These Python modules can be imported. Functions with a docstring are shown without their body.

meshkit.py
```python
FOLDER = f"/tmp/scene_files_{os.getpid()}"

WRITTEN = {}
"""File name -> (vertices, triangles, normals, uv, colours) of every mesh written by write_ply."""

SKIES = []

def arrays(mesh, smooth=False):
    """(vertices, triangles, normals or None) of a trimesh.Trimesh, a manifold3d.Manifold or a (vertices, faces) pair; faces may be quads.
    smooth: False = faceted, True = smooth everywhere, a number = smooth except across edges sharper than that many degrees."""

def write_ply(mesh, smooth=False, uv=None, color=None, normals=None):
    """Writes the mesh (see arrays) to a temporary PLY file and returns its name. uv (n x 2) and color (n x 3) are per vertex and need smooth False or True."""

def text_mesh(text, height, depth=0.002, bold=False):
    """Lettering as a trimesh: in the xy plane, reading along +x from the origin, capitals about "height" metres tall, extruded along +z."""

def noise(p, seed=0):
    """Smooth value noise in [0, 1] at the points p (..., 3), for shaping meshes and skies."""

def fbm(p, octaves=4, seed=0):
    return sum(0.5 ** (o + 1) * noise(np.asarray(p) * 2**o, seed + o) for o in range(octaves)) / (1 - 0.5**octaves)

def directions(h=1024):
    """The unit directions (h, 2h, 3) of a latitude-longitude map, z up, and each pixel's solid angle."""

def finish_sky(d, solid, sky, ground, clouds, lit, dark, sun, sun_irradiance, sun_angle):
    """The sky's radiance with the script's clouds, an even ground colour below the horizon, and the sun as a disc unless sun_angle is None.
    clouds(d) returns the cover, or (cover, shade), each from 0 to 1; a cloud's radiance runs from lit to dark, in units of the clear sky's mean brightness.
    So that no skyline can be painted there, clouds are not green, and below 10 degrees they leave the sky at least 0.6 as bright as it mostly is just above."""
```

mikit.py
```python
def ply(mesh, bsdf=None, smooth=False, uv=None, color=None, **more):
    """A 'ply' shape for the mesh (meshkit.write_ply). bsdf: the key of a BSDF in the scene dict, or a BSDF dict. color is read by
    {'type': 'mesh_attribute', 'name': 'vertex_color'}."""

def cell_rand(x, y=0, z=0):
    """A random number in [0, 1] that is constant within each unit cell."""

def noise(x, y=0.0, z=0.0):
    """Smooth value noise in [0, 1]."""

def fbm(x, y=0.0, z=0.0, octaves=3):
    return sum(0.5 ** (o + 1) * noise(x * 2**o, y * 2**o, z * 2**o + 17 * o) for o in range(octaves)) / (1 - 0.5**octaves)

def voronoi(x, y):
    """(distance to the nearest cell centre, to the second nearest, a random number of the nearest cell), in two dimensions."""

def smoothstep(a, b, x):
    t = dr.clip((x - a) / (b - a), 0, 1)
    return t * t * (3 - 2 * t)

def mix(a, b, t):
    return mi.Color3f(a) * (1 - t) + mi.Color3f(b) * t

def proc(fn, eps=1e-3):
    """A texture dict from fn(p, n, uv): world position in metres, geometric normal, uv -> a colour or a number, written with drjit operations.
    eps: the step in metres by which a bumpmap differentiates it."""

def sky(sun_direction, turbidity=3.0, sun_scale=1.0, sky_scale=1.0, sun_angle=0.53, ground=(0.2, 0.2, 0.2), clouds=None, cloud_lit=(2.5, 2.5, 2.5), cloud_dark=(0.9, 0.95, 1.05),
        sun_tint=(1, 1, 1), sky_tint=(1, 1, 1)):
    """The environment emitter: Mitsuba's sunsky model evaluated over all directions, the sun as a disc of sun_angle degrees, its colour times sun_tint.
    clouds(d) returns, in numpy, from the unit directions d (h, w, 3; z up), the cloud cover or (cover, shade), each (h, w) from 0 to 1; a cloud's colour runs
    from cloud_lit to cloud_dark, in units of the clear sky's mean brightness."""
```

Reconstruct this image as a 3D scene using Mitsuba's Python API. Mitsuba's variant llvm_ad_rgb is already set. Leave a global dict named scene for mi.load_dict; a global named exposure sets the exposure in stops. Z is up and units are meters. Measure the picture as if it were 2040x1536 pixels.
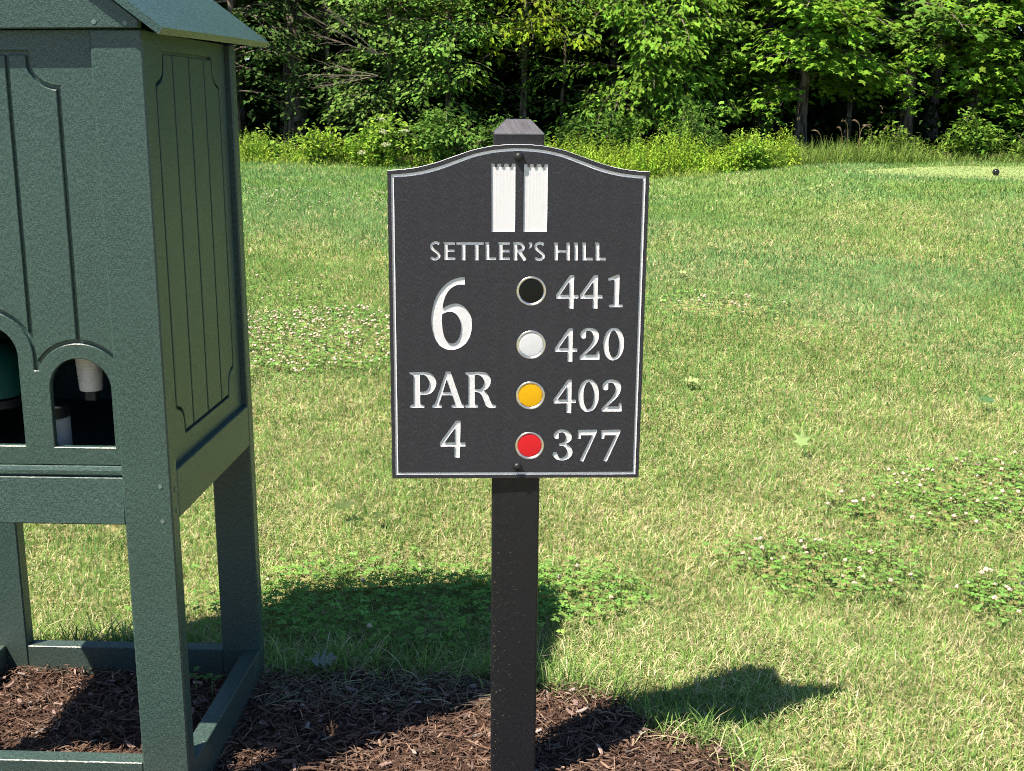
import math, json
import numpy as np, trimesh, mapbox_earcut
import drjit as dr
import mitsuba as mi
import mikit, meshkit
from shapely.geometry import Polygon, LineString, Point, box as sbox, MultiPolygon
from shapely.ops import unary_union

T = mi.ScalarTransform4f
# ---------------------------------------------------------------- camera, sky, exposure
CAM = np.array([0.0, 0.0, 1.3984])
FWD = np.array([0.0, 0.96846553, -0.2491476])
UP = np.array([-0.01629928, 0.2491145, 0.96833687])
scene, labels = {}, {}
scene['camera'] = {'type': 'perspective', 'fov': 45.0, 'fov_axis': 'x', 'near_clip': 0.05, 'far_clip': 1000.0,
                   'to_world': T().look_at(origin=CAM.tolist(), target=(CAM + FWD).tolist(), up=UP.tolist())}
SUN = (-0.47, -0.33, 1.0)
scene['daylight'] = mikit.sky(SUN, turbidity=2.5, sky_scale=.56, sun_tint=(.945, .985, 1.08))
exposure = 3.03
rng = np.random.default_rng(7)

# ---------------------------------------------------------------- materials
def px(p, f): return mikit.noise(p.x * f, p.y * f, p.z * f)
def ts(b): return {'type': 'twosided', 'bsdf': b}
def pr(color, rough=.5, spec=.5, **k):
    c = color if isinstance(color, dict) else {'type': 'rgb', 'value': list(color)}
    return {'type': 'principled', 'base_color': c, 'roughness': rough, 'specular': spec, **k}
def bump(tex, scale, b): return {'type': 'bumpmap', 'tex': tex, 'scale': scale, 'nested': b}

def green_col(p, n, uv):
    a = px(p, 560.0); b = px(p, 1100.0); c = mikit.fbm(p.x * 3, p.y * 3, p.z * 3)
    s = mikit.smoothstep(.32, .78, a * .65 + b * .35)
    fl = mikit.smoothstep(.90, .96, px(p, 310.0)) * mikit.smoothstep(.35, .8, px(p, 37.0)) * (.35 + .65 * mikit.smoothstep(1.0, .1, p.z))
    dirt = mikit.smoothstep(.42, .06, p.z + .25 * mikit.fbm(p.x * 9, p.y * 9, p.z * 4)) * .30
    g = mikit.mix((.0165, .041, .0355), (.054, .103, .091), s) * (.82 + .36 * c)
    g = g * (1 - dirt) + mi.Color3f(.075, .068, .050) * dirt
    return g * (1 - fl) + mi.Color3f(.22, .25, .21) * fl
def green_bmp(p, n, uv): return px(p, 520.0)
def black_col(p, n, uv):
    a = px(p, 700.0); b = px(p, 230.0)
    s = mikit.smoothstep(.45, .95, a)
    return mikit.mix((.020, .0215, .028), (.046, .0485, .061), s) * (.88 + .24 * b)
def post_col(p, n, uv):
    a = px(p, 500.0); v = px(p, 330.0); lo = mikit.smoothstep(.75, .15, p.z)
    base = mikit.mix((.0062, .0072, .0094), (.0135, .015, .0188), mikit.smoothstep(.3, .9, a))
    d = mikit.smoothstep(.955 - .085 * lo, .975 - .03 * lo, v) * (.5 + .5 * lo)
    return base * (1 - d) + mi.Color3f(.24, .22, .14) * d
def cap_col(p, n, uv):
    s = mikit.noise(p.x * 420 + p.z * 260, p.y * 40, p.z * 60)
    return mikit.mix((.034, .0355, .043), (.085, .088, .104), s)
def bark_col(p, n, uv):
    a = mikit.fbm(p.x * 34, p.y * 34, p.z * 7, 3)
    return mikit.mix((.045, .036, .028), (.20, .17, .14), mikit.smoothstep(.3, .75, a))
def soil_col(p, n, uv):
    a = mikit.fbm(p.x * 60, p.y * 60, 0.0, 3); b = mikit.fbm(p.x * 1.2, p.y * 1.2, 3.0, 2)
    c = mikit.mix((.10, .095, .035), (.26, .245, .11), mikit.smoothstep(.25, .75, a))
    g = mikit.mix((.06, .11, .025), (.12, .19, .045), a)
    far = mikit.smoothstep(9, 15, p.y)
    return c * (1 - far * .8) + g * (far * .8)
def mulch_col(p, n, uv):
    a = mikit.fbm(p.x * 90, p.y * 90, p.z * 90, 3)
    return mikit.mix((.02, .012, .009), (.075, .045, .032), a)
def litter_col(p, n, uv):
    a = mikit.fbm(p.x * 14, p.y * 14, 0.0, 3)
    return mikit.mix((.018, .015, .009), (.06, .05, .03), a)
def tee_col(p, n, uv):
    a = mikit.fbm(p.x * 25, p.y * 25, 0.0, 3)
    return mikit.mix((.125, .18, .06), (.185, .235, .09), a)
def ribs(p, n, uv): return .5 + .5 * dr.sin(p.x * (2 * math.pi / .0058)) + .5 * px(p, 330.0)
def white_bmp(p, n, uv): return px(p, 260.0)
def fibre(p, n, uv): return mikit.noise(p.x * 900, p.y * 900, p.z * 25)
def cooler_bmp(p, n, uv): return mikit.voronoi(p.x * 260 + p.y * 90, p.z * 260)[0]

VC = {'type': 'mesh_attribute', 'name': 'vertex_color'}
B = {
    'green_plastic': ts(bump(mikit.proc(green_bmp), .00035, pr(mikit.proc(green_col), .39, .55))),
    'roof_plastic': ts(pr(mikit.proc(green_col), .30, .6)),
    'black_plastic': ts(bump(mikit.proc(green_bmp), .00022, pr(mikit.proc(black_col), .5, .35))),
    'post_black': ts(pr(mikit.proc(post_col), .5, .4)),
    'cap_black': ts(pr(mikit.proc(cap_col), .45, .5)),
    'bolt_black': ts(pr((.009, .010, .011), .45, .4)),
    'white_core': ts(bump(mikit.proc(white_bmp), .0003, pr((.63, .65, .68), .45, .4))),
    'white_ribbed': ts(bump(mikit.proc(ribs), .00013, pr((.63, .65, .68), .45, .4))),
    'rim_metal': ts({'type': 'roughconductor', 'material': 'Al', 'alpha_u': .12, 'alpha_v': .35, 'distribution': 'ggx'}),
    'disc_black': ts(pr((.006, .0078, .0085), .3, .2)),
    'disc_white': ts(pr((.58, .61, .65), .25, .5)),
    'disc_yellow': ts(pr((.66, .37, .003), .25, .5)),
    'disc_red': ts(pr((.56, .006, .02), .25, .5)),
    'screw_steel': ts(pr((.13, .19, .17), .4, .5, metallic=.3)),
    'tube_white': ts(pr((.55, .54, .53), .4, .4)),
    'dark_plastic': ts(pr((.012, .014, .018), .5, .4)),
    'pale_fibre': ts(bump(mikit.proc(fibre), .0008, pr((.45, .45, .44), .7, .3))),
    'cooler_green': ts(bump(mikit.proc(cooler_bmp), .0012, pr((.008, .075, .058), .38, .5))),
    'soil': ts(pr(mikit.proc(soil_col), .9, .1)),
    'mulch_base': ts(pr(mikit.proc(mulch_col), .9, .1)),
    'litter': ts(pr(mikit.proc(litter_col), .9, .1)),
    'tee_turf': ts(pr(mikit.proc(tee_col), .8, .2)),
    'bark': ts(pr(mikit.proc(bark_col), .85, .2)),
    'vertex_matte': ts(pr(VC, .75, .25)),
    'leaf': {'type': 'principledthin', 'base_color': VC, 'roughness': .5, 'diff_trans': .6, 'eta': 1.35},
    'grass': {'type': 'principledthin', 'base_color': VC, 'roughness': .55, 'diff_trans': .7, 'eta': 1.3},
    'marker_black': ts(pr((.010, .012, .011), .25, .5)),
}
scene.update(B)

# ---------------------------------------------------------------- helpers
def numbered(k):
    if k not in used: used.add(k); return k
    i = 1
    while f'{k}_{i:03d}' in used: i += 1
    k = f'{k}_{i:03d}'; used.add(k); return k
used = set()
def thing(name, label, cat, group=None, kind=None):
    k = numbered(name)
    d = {'label': label}
    if cat: d['category'] = cat
    if group: d['group'] = group
    if kind: d['kind'] = kind
    labels[k] = d
    return k
def part(parent, name, mesh, mat, label=None, kind=None, **kw):
    k = numbered(parent + '__' + name)
    scene[k] = mikit.ply(mesh, mat, **kw)
    d = {}
    if label: d['label'] = label
    if kind: d['kind'] = kind
    if d: labels[k] = d
    return k
def solo(name, label, cat, mesh, mat, group=None, kind=None, **kw):
    k = thing(name, label, cat, group, kind)
    scene[k] = mikit.ply(mesh, mat, **kw)
    return k

def rot(yaw, pitch, roll):
    cy, sy, cp, sp, cr, sr = np.cos(yaw), np.sin(yaw), np.cos(pitch), np.sin(pitch), np.cos(roll), np.sin(roll)
    return np.array([[cy, -sy, 0], [sy, cy, 0], [0, 0, 1]]) @ np.array([[1, 0, 0], [0, cp, -sp], [0, sp, cp]]) @ np.array([[cr, 0, sr], [0, 1, 0], [-sr, 0, cr]])

def earcut(rings):
    v = np.vstack(rings); ends = np.cumsum([len(r) for r in rings]).astype(np.uint32)
    return v, mapbox_earcut.triangulate_float64(v, ends).reshape(-1, 3).astype(int)
def clean(r):
    r = np.asarray(r, float)
    if np.allclose(r[0], r[-1]): r = r[:-1]
    keep = np.linalg.norm(r - np.roll(r, 1, 0), axis=1) > 1e-6
    return r[keep]
def inset(r, c):
    a, b = np.roll(r, 1, 0), np.roll(r, -1, 0)
    e0 = (r - a) / np.linalg.norm(r - a, axis=1, keepdims=True); e1 = (b - r) / np.linalg.norm(b - r, axis=1, keepdims=True)
    n0, n1 = np.stack([-e0[:, 1], e0[:, 0]], 1), np.stack([-e1[:, 1], e1[:, 0]], 1)
    m = n0 + n1; m /= np.maximum(np.linalg.norm(m, axis=1, keepdims=True), 1e-9)
    k = 1 / np.maximum((m * n0).sum(1), .5)
    return r + m * (k * c)[:, None]
def plate(poly, d, c=0.0, back=True, w0=0.0):
    """A flat piece from a polygon (a, b): front face at depth w0, chamfer c, back face at w0 + d. Vertices come as (a, depth, b)."""
    V, F, n = [], [], 0
    for g in getattr(poly, 'geoms', [poly]):
        if g.area < 1e-8: continue
        rings = []
        for i, r in enumerate([g.exterior, *g.interiors]):
            r = clean(r.coords)
            area = (r[:, 0] * np.roll(r[:, 1], -1) - np.roll(r[:, 0], -1) * r[:, 1]).sum()
            if (area > 0) != (i == 0): r = r[::-1]
            rings.append(r)
        fr = [inset(r, c) if c else r for r in rings]
        fv, ft = earcut(fr); ov = np.vstack(rings); m = len(fv)
        lay = [(fv, w0), (ov, w0 + c)] if c else [(ov, w0)]
        lay.append((ov, w0 + d))
        for q, w in lay: V.append(np.column_stack([q[:, 0], np.full(m, w), q[:, 1]]))
        F.append(ft + n)
        L = len(lay)
        if back: F.append(ft[:, ::-1] + n + (L - 1) * m)
        s = 0
        for r in rings:
            i = np.arange(len(r)) + s; j = np.roll(i, -1); s += len(r)
            for l in range(L - 1):
                a, b = n + l * m, n + (l + 1) * m
                F.append(np.column_stack([i + a, i + b, j + b])); F.append(np.column_stack([i + a, j + b, j + a]))
        n += L * m
    return trimesh.Trimesh(np.vstack(V), np.vstack(F), process=False)
def cbox(x0, x1, y0, y1, z0, z1, c=.003):
    pts = []
    for x, sx in ((x0, 1), (x1, -1)):
        for y, sy in ((y0, 1), (y1, -1)):
            for z, sz in ((z0, 1), (z1, -1)):
                pts += [(x, y + sy * c, z + sz * c), (x + sx * c, y, z + sz * c), (x + sx * c, y + sy * c, z)]
    return trimesh.convex.convex_hull(np.array(pts))
def hull(pts): return trimesh.convex.convex_hull(np.array(pts, float))
def lathe(profile, n=32, center=(0, 0, 0)):
    m = trimesh.creation.revolve(np.array(profile, float), sections=n)
    m.apply_translation(center); return m
def cat(ms): return trimesh.util.concatenate(ms)
def tube(pts, rad, sides=7):
    p = np.asarray(pts, float); t = np.gradient(p, axis=0); t /= np.linalg.norm(t, axis=1, keepdims=True) + 1e-12
    ref = np.where(np.abs(t[:, 2:]) < .9, [[0, 0, 1.0]], [[1.0, 0, 0]])
    a = np.cross(t, ref); a /= np.linalg.norm(a, axis=1, keepdims=True); b = np.cross(t, a)
    g = np.arange(sides) * 2 * np.pi / sides
    v = p[:, None] + np.broadcast_to(rad, (len(p),))[:, None, None] * (np.cos(g)[None, :, None] * a[:, None] + np.sin(g)[None, :, None] * b[:, None])
    i, j = np.meshgrid(np.arange(len(p) - 1), np.arange(sides), indexing='ij')
    q = np.stack([i * sides + j, i * sides + (j + 1) % sides, (i + 1) * sides + (j + 1) % sides, (i + 1) * sides + j], -1).reshape(-1, 4)
    return v.reshape(-1, 3), np.vstack([q[:, [0, 1, 2]], q[:, [0, 2, 3]]])
def join(vfs):
    n, V, F = 0, [], []
    for v, f in vfs: V.append(v); F.append(f + n); n += len(v)
    return trimesh.Trimesh(np.vstack(V), np.vstack(F), process=False)
def unit(a): return a / np.maximum(np.linalg.norm(a, axis=-1, keepdims=True), 1e-9)

# leaf shapes: (along, across, up) for a leaf of length 1, triangles
def fan(outline, centre):
    o = np.array(outline, float); o = np.vstack([o, (o * [1, -1, 1])[::-1]]); keep = [0]
    for i in range(1, len(o)):
        if np.linalg.norm(o[i] - o[keep[-1]]) > 1e-6: keep.append(i)
    o = o[keep]
    if np.linalg.norm(o[0] - o[-1]) < 1e-6: o = o[:-1]
    k = len(o); f = np.array([[0, 1 + i, 1 + (i + 1) % k] for i in range(k)])
    return np.vstack([[centre], o]), f
LEAF = {
    'maple': fan([(0, 0, 0), (.02, .34, -.05), (.26, .24, 0), (.42, .52, -.07), (.60, .20, 0), (1, 0, -.12)], (.36, 0, .05)),
    'ovate': (np.array([(0, 0, 0), (.42, .27, .05), (1, 0, -.1), (.42, -.27, .05), (.45, 0, -.02)]), np.array([[0, 1, 4], [1, 2, 4], [2, 3, 4], [3, 0, 4]])),
    'lance': (np.array([(0, 0, 0), (.45, .11, .03), (1, 0, -.16), (.45, -.11, .03)]), np.array([[0, 1, 2], [0, 2, 3]])),
    'coarse': (np.array([(0, 0, 0), (.45, .36, .06), (1, 0, -.1), (.45, -.36, .06)]), np.array([[0, 1, 2], [0, 2, 3]])),
}
def leaves(C, D, N, S, kind, col):
    D = unit(D); W = unit(np.cross(N, D)); N = np.cross(D, W)
    t, f = LEAF[kind]; k = len(t)
    v = C[:, None] + S[:, None, None] * (t[None, :, 0, None] * D[:, None] + t[None, :, 1, None] * W[:, None] + t[None, :, 2, None] * N[:, None])
    F = f[None] + (np.arange(len(C)) * k)[:, None, None]
    return v.reshape(-1, 3), F.reshape(-1, 3), np.repeat(col, k, axis=0)
def join_c(items):
    n, V, F, Cc = 0, [], [], []
    for v, f, c in items: V.append(v); F.append(f + n); Cc.append(c); n += len(v)
    return (np.vstack(V), np.vstack(F)), np.vstack(Cc)
def rcol(base, n, var=.18, yellow=.0, r=rng):
    b = np.asarray(base, float) * np.exp(r.normal(0, var, (n, 1)))
    return np.clip(b * (1 + r.normal(0, .07, (n, 3))) + yellow * r.random((n, 1)) * np.array([.12, .08, 0]), .004, .9)

# ---------------------------------------------------------------- ground
def sm(a, b, x): t = np.clip((x - a) / (b - a), 0, 1); return t * t * (3 - 2 * t)
def terrain(x, y):
    x, y = np.asarray(x, float), np.asarray(y, float)
    und = meshkit.fbm(np.stack([x * .7, y * .7, 0 * x], -1), 2) - .5
    h = .20 * sm(1.2, 5.0, x) * sm(8.5, 14.6, y)
    return h + und * .035 * sm(3.2, 7, y) - .04 * sm(2.72, 3.2, y) * (1 - sm(4.5, 8, y)) + .035 * np.exp(-((x - .6) / .42) ** 2 - ((y - 2.45) / .30) ** 2)
def bed_edge(x):
    b = np.interp(x, [-2.6, -1.25, -.7, -.58, -.25, -.05, .14, .25, .30, .42, .51, .60, .64], [2.80, 2.78, 2.79, 2.70, 2.68, 2.67, 2.63, 2.58, 2.46, 2.36, 2.27, 2.0, 1.4])
    return b - .045 + .06 * (meshkit.fbm(np.stack([np.asarray(x, float) * 9, 0 * x, 0 * x], -1), 3) - .5)
def in_bed(x, y): return (y < bed_edge(x)) & (x < .64) & (x > -2.6)
gx = np.unique(np.concatenate([np.linspace(-200, -12, 20), np.linspace(-12, 12, 121), np.linspace(12, 200, 20)]))
gy = np.unique(np.concatenate([np.linspace(-60, 0, 12), np.linspace(0, 22, 111), np.linspace(22, 220, 24)]))
X, Y = np.meshgrid(gx, gy); Z = terrain(X, Y)
def grid_faces(h, w):
    i, j = np.meshgrid(np.arange(h - 1), np.arange(w - 1), indexing='ij')
    a = i * w + j
    return np.stack([a, a + 1, a + w + 1, a + w], -1).reshape(-1, 4)
solo('lawn_ground', 'thatchy soil of the sunlit lawn between the turf blades', None, (np.stack([X, Y, Z], -1).reshape(-1, 3), grid_faces(*X.shape)), 'soil', kind='structure', smooth=True)
fx, fy = np.linspace(-22, 22, 60), np.linspace(0, 1, 24)
FX, FT = np.meshgrid(fx, fy)
front = 17.4 + .5 * np.sin(FX * .7) - .6 * sm(0, 2, FX) * (1 - sm(3, 5, FX)) + .7 * sm(-1, -3, FX)
FY = front + FT * 30; FZ = terrain(FX, FY) - .02 + .07 * sm(0, .02, FT)
solo('forest_floor', 'dark leaf litter under the trees behind the lawn', None, (np.stack([FX, FY, FZ], -1).reshape(-1, 3), grid_faces(*FX.shape)), 'litter', kind='structure', smooth=True)
# mulch bed, slightly mounded
bx_, bt = np.linspace(-2.55, .63, 90), np.linspace(0, 1, 24)
BX, BT = np.meshgrid(bx_, bt); BY = 1.35 + (bed_edge(BX) - 1.35) * BT
BZ = .004 + .003 * np.minimum(1, (1 - BT) * 6) + .010 * (meshkit.fbm(np.stack([BX * 14, BY * 14, 0 * BX], -1), 2) - .3)
solo('mulch_bed', 'brown bark mulch bed under the signpost and the green cabinet', None, (np.stack([BX, BY, np.maximum(BZ, .004) + terrain(BX, BY)], -1).reshape(-1, 3), grid_faces(*BX.shape)), 'mulch_base', kind='structure', smooth=True)
# tee box: a close-mown pad on the rise
ta = np.linspace(0, 2 * np.pi, 72, endpoint=False)
rr = np.linspace(0, 1, 9)[1:]
def tee_xy(r, a):
    return 8.0 + 3.75 * r * np.cos(a) * (1 + .05 * np.sin(3 * a)), 15.75 + 1.15 * r * np.sin(a) + .25 * r * np.cos(a)
tv = [(8.0, 15.75)] + [tee_xy(r, a) for r in rr for a in ta]
tv = np.array(tv); tz = terrain(tv[:, 0], tv[:, 1]) + .03
tf = [[0, 1 + j, 1 + (j + 1) % 72, 1 + (j + 1) % 72] for j in range(72)]
for i in range(7): tf += [[1 + i * 72 + j, 1 + (i + 1) * 72 + j, 1 + (i + 1) * 72 + (j + 1) % 72, 1 + i * 72 + (j + 1) % 72] for j in range(72)]
tz[-72:] -= .024
solo('tee_box', 'pale green close-mown tee box on the rise at right', None, (np.column_stack([tv, tz]), np.array(tf)), 'tee_turf', kind='structure', smooth=True)

# ---------------------------------------------------------------- green cabinet
HO = np.array([-.5964, 2.0765, 0.0]); HR = rot(-.0472, -.0302, -.019)
W, D, TH, LW = .639, .574, .038, .0889
def hw(m):
    m = m.copy() if hasattr(m, 'copy') else m
    m.vertices = HO + np.asarray(m.vertices) @ HR.T
    return m
cab = thing('drink_cabinet', 'dark green speckled plastic cabinet on four legs with gabled roof and arched openings', 'cabinet')
def cp(name, mesh, mat='green_plastic', label=None, parent=None, **k): return part(parent or cab, name, hw(mesh), mat, label, **k)
for u0 in (-LW, -W):
    for v0 in (0.0, D - TH):
        cp('leg', cbox(u0, u0 + LW, v0, v0 + TH, -.15, 1.452, .003))
def rect(a0, a1, b0, b1): return sbox(a0, b0, a1, b1)
def arc(cx, cz, r, a0, a1, n=24): return [(cx + r * math.cos(math.radians(a)), cz + r * math.sin(math.radians(a))) for a in np.linspace(a0, a1, n)]
def groove(*lines, w=.0034): return unary_union([LineString(l).buffer(w, cap_style=2, join_style=2) for l in lines])
CU = -W / 2
# front panel
def window(c, half, spring, bottom): return Polygon([(c - half, bottom), (c + half, bottom), *arc(c, spring, half, 0, 180, 32)])
wins = [window(CU, .0545, .8945, .731), window(CU + .1635, .0553, .8365, .7295), window(CU - .1635, .0553, .8365, .7295)]
gl = [arc(CU, .8945, .0858, 0, 180, 40)]
for s in (1, -1):
    U = lambda d: CU + s * d
    gl += [[(U(.0858), .8955), (U(.0858), .870)], [(U(.1665), .9225), (U(.1665), 1.3585)], [(U(.0818), .921), (U(.0818), 1.4147)],
           [(CU, .980), (CU, 1.4147)], [(U(.119), 1.4147), (CU - .001 * s, 1.4147)],
           [(U(.1175), 1.4147), (U(.1175), 1.4), *[(U(.170 - .0525 * math.cos(math.radians(a))), 1.4 - .043 * math.sin(math.radians(a))) for a in np.linspace(0, 90, 14)]],
           [(CU + s * .1635 + .0858 * math.cos(math.radians(a)), .8365 + .0858 * math.sin(math.radians(a))) for a in (np.linspace(20, 156.5, 40) if s > 0 else np.linspace(160, 23.5, 40))]]
fp = rect(-W + LW + .0008, -LW - .0008, .6965, 1.452)
fpw = fp.difference(unary_union(wins))
fg = groove(*gl).intersection(fp)
panel = cat([plate(fpw.difference(fg), .0065, .0013, back=False, w0=.012), plate(fpw, .0065, 0, w0=.0185)])
cp('front_panel', panel, label='grooved front panel with three arched openings')
# gable boards, front and rear
def roof_low(u): return 1.441 + .765 * (.033 - u) if u > CU else 1.441 + .765 * (.033 + W + u)
gab = Polygon([(.0, 1.4525), (.0, roof_low(0) - .001), (CU, roof_low(CU) - .001), (-W, roof_low(-W) - .001), (-W, 1.4525)])
cp('gable', plate(gab, .0127, .0015, w0=-.0129)); cp('gable', plate(gab, .0127, .0015, w0=D + .0002))
# roof panels
RE, RT = .592, .0135
def roof(s):
    d = np.array([-1, 0, .765]) / math.hypot(1, .765); nrm = np.array([.765, 0, 1]) / math.hypot(1, .765)
    L = (.039 - CU) * math.hypot(1, .765)
    pts = []
    for v, dz, du in ((-.034, 0.0, 0.0), (RE, .024, .022)):
        for l in (0, L):
            for t in (0, RT):
                e = np.array([.039 + du, v, 1.441 + dz - .765 * du]) + d * (l + (l > 0) * du * math.hypot(1, .765)) + nrm * t
                if l: e[0] = CU
                pts.append(e)
    pts = np.array(pts)
    if s < 0: pts[:, 0] = 2 * CU - pts[:, 0]
    return hull(pts)
for s in (1, -1): cp('roof', roof(s), 'roof_plastic')
# side panels with grooves
def side_poly():
    p = rect(TH + .0008, D - TH - .0008, .660, 1.452)
    o = []
    top = [(.142, 1.420), (.138, 1.396), *[(.099 + .039 * math.cos(math.radians(a)), 1.396 - .03 * math.sin(math.radians(a))) for a in np.linspace(0, 80, 10)], (.097, 1.363)]
    m = lambda q: [(D + .006 - a, b) for a, b in q]
    bot = [(a, 2 * 1.0735 - b) for a, b in top]
    lines = [top + bot[::-1], m(top + bot[::-1]), [(.1405, 1.420), (D + .006 - .1405, 1.420)], [(.1405, .727), (D + .006 - .1405, .727)]]
    lines += [[(a, .727), (a, 1.42)] for a in (.1935, .290, .3865)]
    return p, groove(*lines, w=.0032)
sp_, sg = side_poly()
def to_side(m, u, s):
    v = np.asarray(m.vertices); w = v.copy()
    w[:, 0] = u - s * v[:, 1]; w[:, 1] = v[:, 0]; w[:, 2] = v[:, 2]
    return trimesh.Trimesh(w, m.faces, process=False)
side = cat([plate(sp_.difference(sg), .0075, .0010, back=False), plate(sp_, .0055, 0, w0=.0075)])
cp('side_panel', to_side(side, -.013, 1), label='side panel with vertical grooves and scooped corners')
cp('side_panel', to_side(side, -W + .013, -1))
for u0 in (-.0125, -W):
    pass
# side and front aprons, shelf, back, rails
cp('side_apron', cbox(-.036, -.0002, TH + .0005, D - TH - .0005, .590, .682, .002)); cp('side_apron', cbox(-W + .0002, -W + .036, TH + .0005, D - TH - .0005, .590, .682, .002))
cp('front_apron', hull([(u, v, z) for u in (-W + LW + .0006, -LW - .0006) for v, z in ((.0035, .5875), (.0005, .590), (.0065, .6735), (.0105, .6765), (.036, .6765), (.036, .5875))]))
cp('rear_apron', cbox(-W + LW + .0006, -LW - .0006, D - .036, D - .0005, .5885, .680, .002))
cp('shelf', hull([(u, v, z) for u in (-W + LW + .0008, -LW - .0008) for v, z in ((.0058, .681), (.0058, .688), (.0085, .6945), (.0115, .6955), (D - .04, .6955), (D - .04, .678), (.0085, .678))]))
cp('back_panel', cbox(-W + LW * .5, -LW * .5, D - .0505, D - .0385, .60, 1.45, .001))
cp('ceiling_board', cbox(-W + .03, -.03, .026, D - .052, 1.40, 1.4127, .001))
cp('base_rail', cbox(-.0378, -.0002, TH + .0005, D - TH - .0005, .010, .100, .0016)); cp('base_rail', cbox(-W + .0002, -W + .0378, TH + .0005, D - TH - .0005, .010, .100, .0016))
cp('base_rail', cbox(-W + LW + .0005, -LW - .0005, .0015, .0375, .022, .114, .0016)); cp('base_rail', cbox(-W + LW + .0005, -LW - .0005, D - TH + .001, D - .0015, .008, .0985, .0016))
def screw(u, z, v):
    m = lathe([(0, .0010), (.0010, .0008), (.0018, 0), (.0030, 0), (.0040, .0009), (.0040, .0016), (0, .0016)][::-1], 14)
    r = np.asarray(m.vertices); return trimesh.Trimesh(np.column_stack([u + r[:, 0], v - r[:, 2], z + r[:, 1]]), m.faces, process=False)
for u, z, v in ((-.074, 1.4625, -.0129), (-.022, 1.460, -.0129), (-.0196, .662, 0), (-.0192, .5966, 0), (-W + .0196, .662, 0), (-W + .074, 1.4625, -.0129)):
    cp('screw', screw(u, z, v + .0003), 'screw_steel')
for v, z in ((.022, .6506), (.023, .609)):
    m = screw(0, 0, 0); r = np.asarray(m.vertices)
    cp('screw', trimesh.Trimesh(np.column_stack([-.0003 - r[:, 1], v + r[:, 0], z + r[:, 2]]), m.faces, process=False), 'screw_steel')
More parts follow.
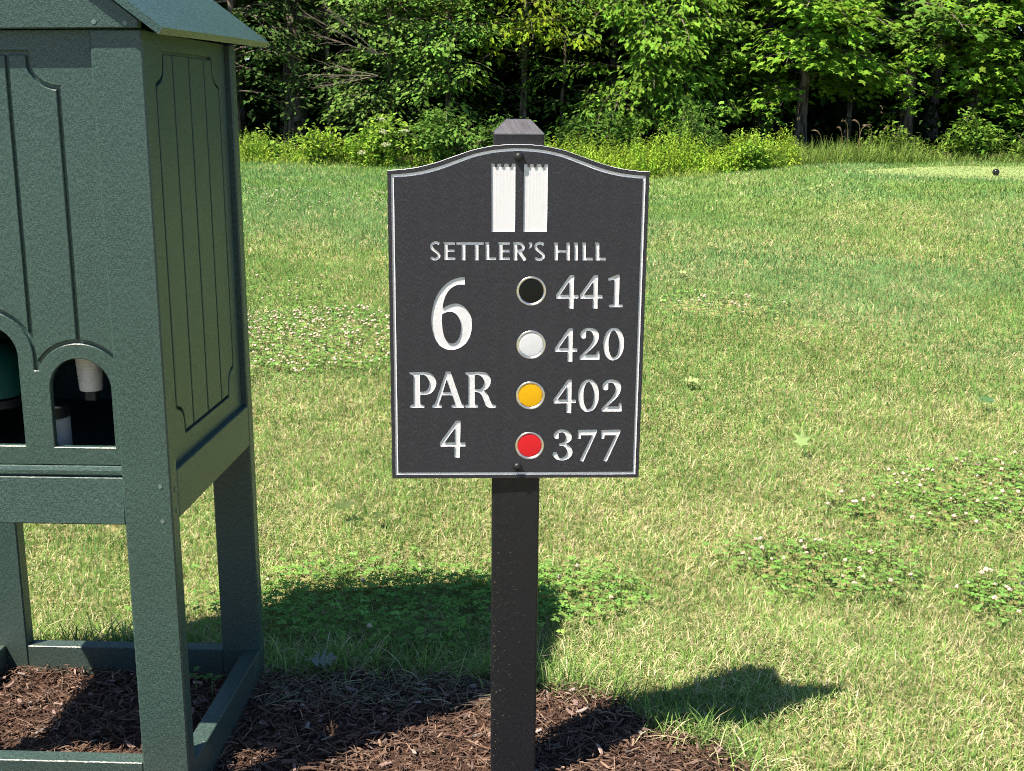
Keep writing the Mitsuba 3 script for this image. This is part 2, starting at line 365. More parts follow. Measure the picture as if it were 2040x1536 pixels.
# things inside the cabinet
def in_cab(name, label, cat_, parts_):
    k = thing(name, label, cat_)
    for n, m, mat, kw in parts_: part(k, n, hw(m), mat, **kw)
dome = lathe([(0, .905), (.035, .902), (.065, .890), (.086, .868), (.096, .845), (.101, .815), (.102, .800), (.092, .796), (0, .796)][::-1], 48, (-.412, .150, 0))
rim = lathe([(0, .778), (.098, .778), (.104, .782), (.104, .7955), (0, .7955)], 48, (-.412, .150, 0))
stem = lathe([(0, .6957), (.055, .6957), (.05, .71), (.032, .73), (.032, .7775), (0, .7775)], 32, (-.412, .150, 0))
in_cab('green_container', 'textured green rounded container seen through the left arched opening of the cabinet', 'container', [('body', dome, 'cooler_green', dict(smooth=40)), ('rim', rim, 'dark_plastic', dict(smooth=30)), ('base', stem, 'dark_plastic', dict(smooth=30))])
tp = [(0, .8190), (.0192, .8190), (.0204, .8205), (.0212, .829)]
z = .833
for i in range(7): tp += [(.0214 + .0004 * i, z), (.0220 + .0004 * i, z + .0012), (.0214 + .0004 * i, z + .0024)]; z += .0065
tp += [(.0290, .90), (.034, 1.10), (.034, 1.30), (0, 1.30)]
tb = lathe(tp, 40, (-.166, .085, 0))
in_cab('cup_tube', 'white ribbed translucent tube hanging inside the right arched opening of the cabinet', 'tube', [('tube', tb, 'tube_white', dict(smooth=30)), ('catch', cbox(-.177, -.155, .077, .095, .799, .8185, .002), 'dark_plastic', {})])
in_cab('pale_cylinder', 'pale grey fibrous cylinder standing on the shelf inside the right arched opening', 'cylinder', [('body', lathe([(0, .6958), (.034, .6958), (.036, .70), (.036, .764), (.033, .768), (0, .768)], 36, (-.250, .088, 0)), 'pale_fibre', dict(smooth=30)), ('lid', lathe([(0, .7682), (.037, .7682), (.038, .771), (.038, .788), (.036, .790), (0, .790)], 36, (-.250, .088, 0)), 'dark_plastic', dict(smooth=30))])

